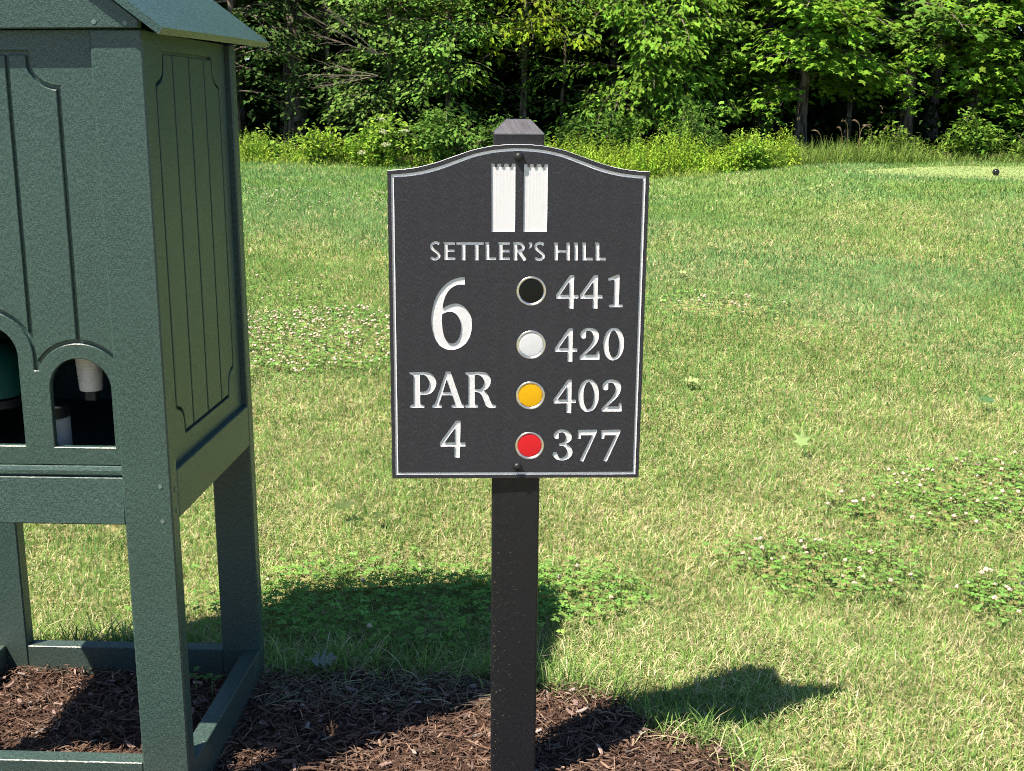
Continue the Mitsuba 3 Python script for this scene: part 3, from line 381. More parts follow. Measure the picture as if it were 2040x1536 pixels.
# ---------------------------------------------------------------- sign
SO = np.array([.01, 2.178, .6611]); SR = rot(.0424, .0017, -.0072)
def sw(m):
    m = m.copy(); m.vertices = SO + np.asarray(m.vertices) @ SR.T; return m
GLYPHS = json.loads('''{"hole_number":[[[[-94.5,376.2],[-101.1,375.8],[-102.8,375.6],[-104.6,375.2],[-108.6,374.2],[-110.7,373.6],[-112.8,372.9],[-114.9,372.0],[-117.0,371.0],[-119.1,369.9],[-123.3,367.3],[-125.4,365.8],[-127.5,364.1],[-129.5,362.3],[-131.5,360.3],[-133.6,358.0],[-135.6,355.7],[-137.6,353.2],[-139.4,350.7],[-141.1,348.2],[-142.6,345.7],[-143.9,343.2],[-145.2,340.6],[-146.3,338.0],[-148.4,332.6],[-149.3,329.7],[-150.2,326.8],[-151.7,320.8],[-152.3,317.8],[-153.3,312.3],[-154.0,307.2],[-154.4,302.0],[-154.3,296.3],[-153.9,290.0],[-153.6,286.8],[-153.1,283.6],[-152.6,280.6],[-151.2,274.7],[-150.4,271.8],[-149.5,269.0],[-148.5,266.3],[-147.4,263.7],[-146.2,261.4],[-144.9,259.1],[-143.5,256.9],[-142.0,254.9],[-140.4,253.0],[-138.8,251.3],[-137.0,249.9],[-135.1,248.5],[-133.1,247.4],[-131.1,246.4],[-129.1,245.6],[-127.2,244.9],[-125.4,244.3],[-123.6,244.0],[-121.9,243.8],[-120.2,243.7],[-118.4,243.7],[-114.5,244.1],[-110.2,245.0],[-108.0,245.7],[-105.9,246.4],[-103.9,247.4],[-102.0,248.4],[-100.1,249.7],[-98.2,251.0],[-96.5,252.5],[-94.8,254.1],[-93.2,255.8],[-91.7,257.7],[-90.3,259.6],[-88.9,261.7],[-87.6,263.9],[-86.5,266.2],[-85.5,268.7],[-84.5,271.4],[-83.7,274.4],[-83.1,277.4],[-82.5,280.6],[-82.1,283.6],[-81.8,286.5],[-81.7,289.3],[-81.7,292.1],[-81.8,294.8],[-82.1,297.4],[-82.5,299.9],[-83.0,302.3],[-83.7,304.5],[-84.4,306.6],[-85.2,308.6],[-86.2,310.4],[-87.2,312.3],[-89.6,315.9],[-90.9,317.7],[-92.3,319.4],[-93.8,321.1],[-95.4,322.6],[-97.0,323.9],[-98.8,325.0],[-100.6,326.0],[-102.6,326.9],[-104.6,327.6],[-106.6,328.1],[-108.5,328.4],[-110.5,328.5],[-112.5,328.4],[-114.5,328.1],[-118.4,327.2],[-121.6,326.3],[-123.0,325.7],[-128.9,322.8],[-133.8,319.9],[-133.5,325.5],[-133.0,328.7],[-131.6,334.4],[-130.4,338.5],[-128.8,342.3],[-127.0,346.0],[-126.0,347.8],[-125.0,349.5],[-123.8,351.1],[-122.5,352.6],[-121.2,354.1],[-119.7,355.4],[-116.7,357.9],[-113.6,359.8],[-112.1,360.6],[-110.6,361.3],[-109.0,361.9],[-107.3,362.4],[-105.6,362.8],[-103.8,363.0],[-99.9,363.1],[-93.9,362.8]],[[-134.9,309.4],[-131.0,311.6],[-130.0,312.1],[-127.5,312.9],[-124.6,313.6],[-123.1,313.8],[-121.6,313.9],[-120.1,313.8],[-118.7,313.6],[-117.2,313.3],[-115.7,312.8],[-114.2,312.2],[-112.8,311.5],[-111.5,310.6],[-110.2,309.5],[-109.0,308.3],[-107.8,306.9],[-106.7,305.4],[-105.6,303.9],[-104.7,302.3],[-104.0,300.6],[-103.3,298.9],[-102.1,295.3],[-101.4,291.4],[-101.2,289.4],[-101.0,285.2],[-101.2,280.8],[-101.4,278.6],[-102.2,274.1],[-102.8,271.9],[-104.1,267.6],[-104.8,265.7],[-105.6,264.1],[-106.6,262.5],[-107.5,261.1],[-108.5,259.9],[-109.6,258.8],[-110.7,257.8],[-111.7,257.0],[-112.8,256.4],[-114.0,255.9],[-115.1,255.6],[-116.3,255.4],[-118.6,255.3],[-119.7,255.4],[-120.8,255.6],[-122.0,255.9],[-123.1,256.5],[-124.2,257.3],[-125.4,258.4],[-126.6,259.7],[-127.8,261.3],[-129.0,263.0],[-130.0,264.8],[-130.9,266.7],[-131.7,268.8],[-132.4,270.9],[-133.0,273.3],[-133.4,275.7],[-134.3,280.6],[-134.9,285.8],[-135.2,291.2],[-135.4,298.7]]]],"par_text":[[[[-194.5,199.7],[-192.5,198.5],[-189.3,197.8],[-187.3,196.0],[-187.5,143.7],[-188.3,141.6],[-192.4,140.7],[-193.6,139.3],[-194.3,138.3],[-194.4,137.8],[-194.4,137.4],[-194.3,137.0],[-193.2,135.3],[-170.3,135.3],[-169.1,135.7],[-168.7,136.1],[-168.2,137.5],[-168.1,138.6],[-168.2,139.0],[-168.5,139.4],[-168.8,139.7],[-170.6,140.7],[-174.7,141.3],[-175.8,143.6],[-175.7,160.3],[-167.2,160.2],[-164.3,160.5],[-161.7,160.9],[-159.5,161.5],[-157.4,162.5],[-155.4,163.9],[-153.6,165.6],[-151.8,167.7],[-150.9,168.9],[-149.2,171.7],[-147.9,174.4],[-147.0,177.0],[-146.5,179.4],[-146.4,180.7],[-146.4,183.1],[-146.7,185.6],[-146.9,186.9],[-147.8,189.4],[-149.0,191.9],[-149.8,193.3],[-151.5,195.7],[-152.5,196.8],[-154.7,198.7],[-157.1,200.2],[-159.7,201.4],[-161.1,201.8],[-164.0,202.3],[-168.5,202.8],[-194.4,202.2]],[[-175.5,197.2],[-170.7,197.5],[-169.5,197.4],[-168.5,197.2],[-166.7,196.6],[-165.2,195.6],[-163.7,194.3],[-163.1,193.6],[-162.4,192.7],[-161.2,190.7],[-160.2,188.5],[-159.4,186.2],[-159.1,184.9],[-158.7,182.3],[-158.7,179.8],[-158.9,177.2],[-159.2,176.0],[-159.9,173.6],[-161.0,171.4],[-161.7,170.4],[-163.2,168.5],[-164.0,167.8],[-164.7,167.3],[-165.4,166.8],[-167.0,166.3],[-169.8,165.8],[-175.8,165.7]]],[[[-149.3,141.9],[-152.5,140.9],[-154.4,138.6],[-153.4,135.6],[-136.5,135.6],[-135.6,138.5],[-137.2,140.9],[-142.1,141.5],[-136.3,159.3],[-117.4,159.2],[-111.8,141.4],[-117.5,140.9],[-119.1,138.5],[-117.9,135.6],[-96.1,135.5],[-95.3,138.5],[-96.5,141.1],[-100.1,141.8],[-120.5,203.4],[-128.9,203.4]],[[-119.8,164.8],[-134.7,164.8],[-127.7,188.9]]],[[[-93.6,198.6],[-90.0,197.6],[-88.0,195.9],[-88.4,141.8],[-92.9,140.8],[-94.5,138.5],[-93.3,135.9],[-70.7,135.9],[-69.9,138.8],[-71.5,140.8],[-76.3,141.8],[-76.4,165.2],[-72.6,165.0],[-71.3,164.9],[-70.2,164.7],[-69.1,164.3],[-68.1,163.8],[-67.3,163.1],[-65.7,161.4],[-64.3,159.3],[-63.6,158.1],[-62.3,155.4],[-60.1,149.4],[-58.5,144.5],[-58.0,143.0],[-57.4,141.7],[-56.0,139.6],[-55.3,138.8],[-53.8,137.3],[-52.9,136.7],[-51.9,136.2],[-50.9,135.8],[-46.4,134.6],[-39.1,135.4],[-36.9,138.4],[-39.2,140.9],[-44.8,141.3],[-48.1,148.4],[-50.2,154.0],[-51.4,156.8],[-52.6,159.5],[-54.0,162.1],[-55.4,164.3],[-56.2,165.2],[-57.8,166.4],[-60.3,168.1],[-55.8,170.3],[-54.8,171.0],[-53.8,171.8],[-52.9,172.7],[-51.1,174.8],[-50.3,176.0],[-49.6,177.2],[-49.0,178.5],[-48.5,179.8],[-47.8,182.5],[-47.6,184.0],[-47.4,185.4],[-47.4,186.8],[-47.6,188.1],[-47.8,189.5],[-48.7,192.2],[-49.9,194.6],[-51.4,196.9],[-53.4,198.8],[-54.4,199.7],[-57.2,201.6],[-58.0,202.0],[-59.1,202.3],[-60.9,202.5],[-63.6,202.7],[-67.3,202.7],[-72.1,202.7],[-94.0,202.1]],[[-76.6,197.1],[-72.1,197.4],[-71.0,197.3],[-70.0,197.1],[-68.0,196.5],[-66.1,195.5],[-64.3,194.2],[-62.8,192.5],[-61.4,190.5],[-60.8,189.4],[-60.0,187.5],[-59.5,185.6],[-59.4,184.6],[-59.5,182.6],[-59.9,180.4],[-60.2,179.2],[-61.0,177.0],[-61.5,176.0],[-62.1,175.1],[-63.5,173.3],[-64.3,172.6],[-65.9,171.4],[-66.7,171.0],[-67.4,170.7],[-69.0,170.5],[-71.6,170.3],[-76.6,170.6]]]],"par_number":[[[[-140.4,68.8],[-140.0,61.3],[-113.4,61.6],[-113.9,40.8],[-104.0,40.3],[-103.5,61.6],[-93.7,62.0],[-93.7,69.1],[-103.4,69.1],[-102.2,110.9],[-110.8,110.9]],[[-112.9,69.1],[-132.0,69.2],[-112.9,96.5]]]],"black_tee_distance":[[[[68.4,344.1],[68.9,337.7],[91.8,338.1],[91.8,320.2],[100.3,319.8],[100.3,338.1],[108.7,338.5],[108.6,344.5],[100.3,344.5],[100.4,380.4],[93.1,380.4]],[[92.0,344.5],[75.6,344.5],[91.5,368.0]]],[[[111.3,344.2],[111.8,337.7],[134.8,338.1],[134.9,320.2],[143.4,319.9],[143.3,338.2],[151.7,338.5],[151.6,344.6],[143.2,344.6],[143.2,380.5],[135.8,380.5]],[[135.0,344.6],[118.5,344.5],[134.4,368.1]]],[[[177.5,381.2],[161.1,374.2],[160.8,372.4],[162.3,370.6],[172.1,372.4],[172.4,327.2],[165.0,326.7],[163.6,324.6],[164.4,322.4],[188.5,322.4],[189.3,323.2],[189.1,326.8],[181.6,327.1],[181.7,381.2]]]],"white_tee_distance":[[[[67.8,246.6],[68.3,240.1],[91.5,240.4],[91.5,222.1],[100.1,221.8],[100.1,240.4],[108.6,240.8],[108.5,247.0],[100.1,247.0],[100.2,283.7],[92.8,283.7]],[[91.7,247.0],[75.1,247.0],[91.3,271.0]]],[[[113.8,225.4],[148.5,225.4],[149.6,226.1],[148.8,241.5],[144.9,241.1],[143.2,234.6],[122.5,234.6],[133.9,244.8],[137.3,248.2],[139.9,250.9],[141.8,253.4],[143.6,256.0],[144.9,258.7],[146.0,261.4],[147.2,265.1],[147.6,267.5],[147.7,269.9],[147.4,272.4],[147.1,273.7],[146.8,274.9],[146.3,276.1],[145.7,277.2],[145.0,278.2],[144.1,279.2],[143.2,280.1],[142.2,280.9],[141.1,281.6],[139.9,282.3],[138.6,282.8],[137.2,283.3],[135.7,283.6],[132.7,284.2],[129.9,284.3],[128.6,284.3],[125.9,284.0],[124.7,283.7],[123.5,283.3],[122.3,282.9],[121.2,282.3],[119.0,280.9],[117.2,279.3],[116.4,278.6],[115.8,277.8],[114.8,276.1],[114.1,274.3],[113.9,273.3],[113.8,271.3],[114.0,269.3],[114.2,268.5],[114.6,267.7],[115.0,267.1],[116.2,266.0],[117.5,265.2],[118.2,265.0],[119.7,264.8],[121.8,265.0],[122.7,265.4],[124.2,266.7],[124.0,277.5],[126.7,279.0],[127.4,279.3],[128.2,279.4],[130.0,279.1],[131.9,278.3],[132.8,277.8],[133.6,277.2],[134.3,276.4],[135.0,275.6],[136.1,273.6],[136.9,271.4],[137.5,269.1],[137.7,266.7],[137.7,265.4],[137.5,264.1],[137.2,262.8],[136.3,259.9],[134.9,256.9],[134.1,255.4],[132.4,252.5],[130.2,249.5],[128.8,247.8],[125.3,243.7],[112.9,230.9]]],[[[173.5,284.3],[171.1,284.0],[169.9,283.6],[168.8,283.2],[167.6,282.6],[166.5,281.9],[164.3,280.0],[163.3,278.9],[161.4,276.5],[160.6,275.1],[159.8,273.6],[158.5,270.4],[157.4,267.0],[156.9,265.3],[156.6,263.5],[156.0,259.8],[155.7,256.1],[155.7,254.4],[155.7,252.7],[156.0,249.3],[156.5,245.9],[157.3,242.2],[158.3,238.4],[158.9,236.6],[159.7,234.9],[160.6,233.3],[161.6,231.8],[162.8,230.4],[164.0,229.0],[165.2,227.8],[166.4,226.9],[167.5,226.1],[168.7,225.5],[169.9,225.1],[171.1,224.8],[173.6,224.5],[174.9,224.5],[176.2,224.7],[177.6,225.0],[178.9,225.3],[180.2,225.9],[181.4,226.5],[182.6,227.2],[183.7,228.1],[184.8,229.0],[185.8,230.1],[186.8,231.4],[187.7,232.7],[188.6,234.3],[190.4,237.9],[191.8,241.8],[192.4,243.7],[192.8,245.6],[193.3,249.6],[193.4,255.4],[193.4,258.9],[193.0,262.2],[192.8,263.9],[192.0,267.3],[190.8,270.9],[190.1,272.6],[189.4,274.3],[188.5,275.8],[187.6,277.2],[186.5,278.5],[185.4,279.7],[184.2,280.9],[183.1,281.8],[181.9,282.6],[180.7,283.3],[179.5,283.7],[178.3,284.0],[177.1,284.2],[175.9,284.3]],[[175.4,279.5],[176.6,278.7],[177.3,278.1],[178.5,276.5],[179.8,274.1],[180.5,272.6],[181.8,269.4],[182.3,267.8],[183.3,264.4],[184.0,260.7],[184.5,256.8],[184.5,252.5],[184.3,247.9],[183.8,243.7],[183.0,239.8],[182.5,238.0],[181.9,236.3],[181.2,234.8],[180.5,233.5],[179.7,232.3],[178.8,231.4],[177.8,230.6],[176.8,230.0],[175.8,229.6],[174.9,229.4],[174.1,229.4],[173.3,229.5],[172.6,229.9],[171.9,230.4],[171.2,231.1],[170.5,232.0],[169.1,234.5],[168.4,236.1],[167.2,239.6],[166.7,241.5],[166.3,243.5],[165.7,247.9],[165.5,250.2],[165.2,254.7],[165.2,258.7],[165.3,260.7],[165.7,264.5],[166.3,268.0],[167.1,271.3],[167.6,272.9],[168.6,275.4],[169.0,276.3],[170.1,277.7],[171.1,278.6],[172.2,279.3],[173.2,279.8],[173.7,279.9],[174.3,279.9]]]],"yellow_tee_distance":[[[[67.4,150.2],[67.9,143.5],[91.3,143.8],[91.3,125.1],[100.0,124.7],[100.0,143.8],[108.6,144.2],[108.5,150.5],[100.0,150.5],[100.1,188.0],[92.6,188.0]],[[91.6,150.5],[74.8,150.6],[91.1,175.1]]],[[[130.4,188.3],[127.9,188.0],[126.7,187.7],[125.6,187.3],[124.4,186.7],[123.3,185.9],[121.1,184.0],[120.0,182.9],[118.1,180.4],[117.3,179.0],[116.5,177.5],[115.1,174.2],[114.0,170.8],[113.5,169.0],[113.1,167.1],[112.5,163.3],[112.2,159.6],[112.2,157.8],[112.2,156.1],[112.5,152.7],[113.0,149.2],[113.8,145.4],[114.8,141.5],[115.4,139.7],[116.2,138.0],[117.1,136.4],[118.1,134.8],[119.3,133.3],[120.5,131.9],[121.7,130.7],[122.9,129.7],[124.0,128.9],[125.2,128.3],[126.4,127.9],[127.7,127.6],[130.2,127.3],[131.5,127.3],[132.8,127.5],[134.2,127.8],[135.5,128.2],[136.8,128.7],[138.1,129.3],[139.3,130.1],[140.4,130.9],[141.5,131.9],[142.5,133.0],[143.5,134.3],[144.4,135.7],[145.4,137.3],[147.2,140.9],[148.6,144.9],[149.2,146.9],[149.6,148.8],[150.1,152.9],[150.3,158.8],[150.3,162.4],[150.0,165.8],[149.7,167.5],[148.9,171.0],[147.8,174.6],[147.1,176.4],[146.3,178.1],[145.5,179.6],[144.5,181.1],[143.5,182.4],[142.4,183.7],[141.2,184.8],[140.0,185.8],[138.8,186.7],[137.6,187.3],[136.4,187.8],[135.2,188.1],[134.0,188.3],[132.8,188.4]],[[132.3,183.5],[133.5,182.6],[134.1,182.1],[135.4,180.4],[136.7,177.9],[137.4,176.4],[138.7,173.2],[139.2,171.5],[140.1,168.0],[140.9,164.3],[141.3,160.3],[141.3,155.9],[141.1,151.2],[140.5,146.9],[139.7,143.0],[139.2,141.1],[138.6,139.3],[137.9,137.8],[137.2,136.4],[136.4,135.3],[135.4,134.4],[134.4,133.6],[133.4,133.0],[132.4,132.6],[131.5,132.3],[130.7,132.3],[129.9,132.5],[129.2,132.8],[128.5,133.3],[127.8,134.0],[127.1,135.0],[125.7,137.5],[125.0,139.2],[123.7,142.8],[123.2,144.7],[122.9,146.7],[122.3,151.3],[122.1,153.6],[121.9,158.1],[121.9,162.3],[122.0,164.3],[122.4,168.2],[123.0,171.8],[123.8,175.2],[124.3,176.7],[125.3,179.3],[125.8,180.3],[126.9,181.7],[127.9,182.6],[129.0,183.3],[130.0,183.8],[130.6,183.9],[131.1,183.9]]],[[[156.6,128.0],[191.7,127.9],[192.8,128.6],[192.0,144.4],[188.0,144.0],[186.4,137.3],[165.4,137.3],[176.9,147.8],[180.3,151.2],[182.9,154.0],[184.9,156.5],[186.6,159.2],[188.0,162.0],[189.0,164.7],[190.2,168.5],[190.6,171.0],[190.7,173.4],[190.4,176.0],[190.1,177.3],[189.7,178.6],[189.3,179.8],[188.7,180.9],[187.9,181.9],[187.1,182.9],[186.1,183.8],[185.1,184.6],[183.9,185.4],[182.7,186.1],[181.4,186.6],[180.0,187.1],[178.5,187.5],[175.5,188.0],[172.6,188.2],[171.3,188.2],[168.6,187.8],[167.4,187.6],[166.1,187.2],[164.9,186.7],[163.8,186.1],[161.6,184.7],[159.8,183.1],[159.0,182.3],[158.4,181.5],[157.3,179.8],[156.7,177.9],[156.5,177.0],[156.3,174.9],[156.6,172.8],[156.8,172.0],[157.2,171.3],[157.7,170.6],[158.9,169.4],[160.2,168.7],[160.8,168.4],[162.4,168.2],[164.5,168.4],[165.5,168.8],[167.0,170.1],[166.7,181.3],[169.4,182.8],[170.1,183.0],[170.9,183.1],[172.7,182.8],[174.7,182.0],[175.6,181.5],[176.4,180.9],[177.1,180.1],[177.8,179.2],[179.0,177.2],[179.8,174.9],[180.4,172.6],[180.6,170.2],[180.6,168.9],[180.4,167.5],[180.1,166.1],[179.2,163.2],[177.9,160.1],[177.1,158.6],[175.3,155.6],[173.1,152.6],[171.7,150.8],[168.1,146.7],[155.7,133.6]]]],"red_tee_distance":[[[[78.0,86.9],[80.5,87.9],[82.2,88.4],[83.1,88.4],[84.9,88.2],[86.7,87.5],[87.5,87.1],[88.2,86.5],[88.8,85.9],[89.3,85.1],[90.2,83.4],[91.1,80.6],[91.4,78.6],[91.5,77.5],[91.3,75.5],[91.0,74.6],[90.2,72.7],[89.1,71.0],[87.9,69.6],[87.2,69.2],[84.2,67.6],[78.7,66.9],[79.2,61.9],[83.7,62.1],[85.8,61.9],[86.6,61.7],[88.2,61.0],[88.9,60.6],[90.2,59.6],[91.3,58.3],[92.4,56.7],[92.8,55.9],[93.5,54.1],[94.0,52.1],[94.1,51.0],[94.1,50.0],[94.0,48.9],[93.8,47.9],[93.4,46.8],[92.5,44.7],[91.2,42.8],[90.5,42.1],[88.8,40.8],[87.0,39.8],[85.3,39.1],[83.5,38.6],[81.8,38.5],[81.1,38.7],[80.4,39.0],[79.8,39.5],[77.7,42.1],[75.4,49.4],[73.2,50.3],[72.1,50.5],[71.0,50.4],[69.8,50.0],[68.9,49.4],[68.1,48.5],[67.6,47.3],[67.5,46.0],[67.6,44.5],[68.1,43.0],[68.5,42.2],[69.0,41.4],[70.5,39.7],[72.4,37.9],[73.4,37.1],[74.6,36.4],[75.8,35.8],[78.4,34.9],[79.8,34.5],[82.6,34.1],[85.3,33.9],[86.7,34.0],[89.4,34.3],[90.7,34.6],[93.2,35.5],[95.7,36.7],[97.9,38.2],[99.9,40.0],[101.6,42.1],[102.9,44.3],[103.3,45.4],[103.7,46.5],[104.0,48.9],[104.0,51.2],[103.9,52.3],[103.3,54.7],[102.9,55.8],[101.9,58.0],[101.2,59.1],[99.5,61.2],[98.5,62.1],[96.6,63.8],[95.7,64.3],[94.8,64.8],[91.1,66.1],[94.8,67.7],[96.5,68.7],[98.9,70.7],[100.3,72.3],[100.8,73.2],[101.2,74.2],[101.9,76.5],[102.1,78.9],[102.1,80.1],[102.0,81.1],[101.4,83.2],[101.0,84.2],[99.8,86.1],[99.1,87.0],[97.2,88.8],[96.1,89.6],[93.9,91.0],[91.6,92.2],[90.4,92.6],[87.9,93.3],[86.6,93.6],[83.9,93.7],[82.6,93.7],[79.9,93.3],[78.6,93.0],[76.2,92.0],[75.1,91.4],[73.0,90.0],[71.4,88.4],[70.7,87.5],[70.2,86.6],[69.3,84.8],[68.8,83.1],[68.7,82.3],[68.7,80.8],[69.1,79.4],[69.4,78.7],[70.5,77.4],[71.1,76.8],[72.4,76.0],[73.0,75.7],[74.3,75.5],[76.0,75.6],[76.9,75.9],[78.2,77.1]]],[[[113.5,92.5],[113.5,75.5],[118.6,75.5],[119.5,82.6],[140.3,82.6],[117.7,32.8],[124.7,32.0],[149.0,89.8],[148.3,93.2]]],[[[156.7,92.4],[156.8,75.3],[161.9,75.3],[162.8,82.5],[183.6,82.5],[161.3,32.6],[168.3,31.8],[192.3,89.6],[191.6,93.0]]]],"course_name":[[[[-138.2,437.5],[-141.7,439.1],[-142.5,439.4],[-143.6,439.7],[-144.8,439.8],[-146.1,439.8],[-148.3,439.6],[-149.4,439.2],[-150.5,438.8],[-151.5,438.2],[-152.4,437.6],[-153.2,436.8],[-154.0,435.9],[-154.6,435.1],[-155.2,434.0],[-155.5,432.9],[-155.6,431.9],[-155.7,430.7],[-155.6,429.6],[-155.3,428.5],[-155.0,427.5],[-154.3,426.2],[-153.6,425.5],[-152.7,424.6],[-149.7,422.2],[-146.5,419.8],[-143.6,417.4],[-142.6,416.3],[-142.4,415.9],[-142.1,415.1],[-142.0,414.6],[-142.1,413.9],[-142.4,413.2],[-142.9,412.7],[-144.1,411.6],[-144.7,411.1],[-145.7,410.7],[-146.2,410.7],[-147.6,410.7],[-149.6,411.1],[-153.3,413.0],[-155.4,408.8],[-152.3,407.2],[-151.3,406.8],[-149.2,406.2],[-146.9,406.0],[-146.0,406.0],[-144.9,406.1],[-143.5,406.5],[-142.2,407.2],[-141.2,407.9],[-140.2,408.7],[-138.7,410.4],[-137.9,411.8],[-137.6,412.7],[-137.4,413.7],[-137.4,415.2],[-137.5,416.2],[-137.8,417.3],[-138.2,418.1],[-138.8,419.0],[-139.5,420.0],[-140.4,420.8],[-142.8,422.9],[-146.9,426.0],[-150.2,428.7],[-150.7,429.4],[-151.0,430.3],[-151.0,430.9],[-151.0,431.4],[-150.8,432.3],[-150.3,433.1],[-149.9,433.6],[-148.9,434.4],[-148.4,434.7],[-147.3,435.0],[-145.9,435.2],[-144.5,435.1],[-144.0,435.0],[-142.6,434.5],[-140.1,433.2]]],[[[-111.6,434.1],[-111.6,438.5],[-132.0,438.4],[-130.6,433.6],[-130.7,406.6],[-124.7,406.7],[-124.7,407.0],[-111.3,407.0],[-111.2,411.5],[-124.7,411.5],[-124.6,420.9],[-112.3,420.9],[-112.3,425.2],[-124.6,425.2],[-124.6,434.0]]],[[[-60.9,434.2],[-61.0,438.5],[-109.3,438.3],[-109.3,434.1],[-99.7,434.1],[-99.8,406.6],[-93.5,406.6],[-93.5,434.1],[-76.6,434.2],[-76.6,406.6],[-70.4,406.6],[-70.4,434.2]]],[[[-57.4,433.8],[-57.3,406.8],[-38.9,406.9],[-39.0,411.4],[-51.3,411.4],[-51.4,438.7],[-58.9,438.7]]],[[[-14.8,434.2],[-14.8,438.7],[-27.9,438.6],[-27.9,438.8],[-35.6,438.8],[-34.1,433.9],[-33.9,406.9],[-14.5,407.0],[-14.5,411.5],[-27.7,411.5],[-27.7,420.8],[-15.4,420.8],[-15.5,425.1],[-27.8,425.1],[-27.8,434.2]]],[[[-1.8,420.8],[-0.5,420.8],[10.3,405.1],[15.1,408.4],[5.7,421.9],[7.2,422.6],[8.1,423.2],[9.0,424.0],[10.2,425.4],[10.7,426.4],[11.1,427.3],[11.3,428.3],[11.5,429.3],[11.5,430.4],[11.3,431.4],[11.1,432.4],[10.6,433.3],[9.9,434.6],[9.1,435.4],[8.5,436.0],[7.5,436.7],[6.5,437.3],[4.2,438.3],[2.7,438.8],[1.3,439.0],[-1.2,439.0],[-5.0,438.9],[-5.0,438.7],[-9.6,438.7],[-8.1,433.8],[-7.9,406.6],[-1.7,406.7]],[[-1.9,434.3],[1.0,434.3],[2.6,433.9],[4.2,433.2],[4.9,432.8],[5.9,432.0],[6.2,431.7],[6.6,430.9],[6.8,429.7],[6.7,428.9],[6.5,428.5],[6.2,428.0],[5.7,427.3],[4.8,426.7],[4.2,426.4],[2.0,425.7],[0.3,425.5],[-1.8,425.5]]],[[[19.7,427.0],[18.5,428.4],[20.5,431.2],[20.8,431.8],[20.9,432.5],[20.7,433.1],[20.2,433.8],[18.9,435.0],[18.4,435.6],[18.2,436.1],[18.3,436.7],[18.6,437.2],[19.1,437.7],[20.3,438.5],[20.8,438.8],[21.4,438.9],[22.6,438.8],[23.3,438.6],[23.8,438.3],[24.2,438.0],[24.5,437.5],[24.7,436.9],[24.8,435.6],[24.7,434.1],[24.6,433.4],[24.4,432.6],[23.7,431.0],[22.9,429.7],[22.0,428.6]]],[[[46.0,437.3],[42.5,438.9],[41.6,439.2],[40.5,439.5],[39.3,439.6],[38.0,439.7],[35.8,439.4],[34.7,439.1],[33.6,438.6],[32.6,438.0],[31.7,437.4],[30.9,436.6],[30.1,435.7],[29.5,434.8],[29.0,433.8],[28.7,432.7],[28.6,431.7],[28.5,430.5],[28.7,429.4],[28.9,428.3],[29.3,427.2],[30.1,426.0],[30.7,425.2],[31.7,424.4],[34.7,421.9],[38.0,419.6],[41.0,417.1],[42.0,416.1],[42.3,415.7],[42.6,414.8],[42.7,414.4],[42.6,413.6],[42.3,412.9],[41.8,412.4],[40.6,411.3],[40.0,410.9],[39.1,410.5],[38.5,410.4],[37.2,410.4],[35.1,410.9],[31.3,412.8],[29.3,408.5],[32.5,406.9],[33.5,406.5],[35.6,405.9],[37.9,405.7],[38.8,405.7],[40.0,405.8],[41.3,406.2],[42.6,406.9],[43.6,407.6],[44.6,408.4],[46.1,410.1],[46.9,411.5],[47.2,412.4],[47.3,413.4],[47.3,414.9],[47.1,416.0],[46.8,417.0],[46.4,417.9],[45.8,418.7],[45.0,419.7],[44.2,420.5],[41.7,422.6],[37.5,425.7],[34.1,428.4],[33.6,429.1],[33.3,430.1],[33.2,430.6],[33.2,431.2],[33.4,432.1],[33.9,432.9],[34.3,433.3],[35.3,434.2],[35.8,434.5],[36.9,434.8],[38.3,435.0],[39.7,434.9],[40.2,434.8],[41.6,434.2],[44.2,433.0]]],[[[85.6,420.8],[85.9,406.9],[92.0,406.9],[91.3,438.4],[85.3,438.3],[85.6,425.0],[70.4,425.0],[70.1,438.3],[62.6,438.3],[64.2,433.4],[64.6,406.8],[70.7,406.9],[70.4,420.7]]],[[[98.1,438.4],[99.7,433.5],[100.3,406.9],[106.4,407.0],[105.7,438.4]]],[[[113.8,433.6],[114.4,407.0],[120.8,407.0],[120.8,407.2],[132.7,407.2],[132.6,411.4],[120.7,411.4],[120.0,438.5],[112.5,438.4]]],[[[137.1,433.7],[137.8,407.0],[144.3,407.1],[144.3,407.2],[156.1,407.3],[155.9,411.5],[144.2,411.5],[143.5,438.5],[135.8,438.5]]]],"tower_emblem":[[[[-47.9,575.2],[-42.7,575.2],[-41.7,569.5],[-38.2,569.5],[-37.3,575.2],[-31.5,575.3],[-30.5,569.6],[-26.7,569.6],[-25.4,575.3],[-18.4,575.3],[-17.0,569.6],[-13.2,569.7],[-11.9,575.4],[-6.3,575.4],[-5.9,456.8],[-47.0,456.7]]],[[[8.9,574.8],[14.1,574.9],[15.1,569.2],[18.6,569.2],[19.5,574.9],[25.3,574.9],[26.4,569.2],[30.2,569.3],[31.4,575.0],[38.5,575.0],[39.9,569.3],[43.7,569.3],[44.9,575.1],[50.6,575.1],[50.4,457.0],[8.8,456.9]]]]}''')
sign = thing('hole_sign', 'black board with white engraved numbers and four coloured tee dots on a black post', 'sign')
def outline(ins):
    half, bot, side_t, peak = .2287 - ins, ins, .5625 - ins, .6085 - ins
    xs = np.linspace(-1, 1, 81); t = np.abs(xs)
    prof = np.interp(t, [0, .16, .32, .48, .64, .80, .92, 1.0], [0, .04, .17, .42, .69, .895, .975, 1.0])
    from scipy.interpolate import PchipInterpolator
    prof = PchipInterpolator([0, .16, .32, .48, .64, .80, .92, 1.0], [0, .045, .185, .44, .715, .905, .978, 1.0])(t)
    top = [(x * half, peak - (peak - side_t) * p) for x, p in zip(xs, prof)]
    return Polygon([(-half, bot), (half, bot)] + top[::-1])
board = outline(0)
border = outline(.0066).difference(outline(.0112))
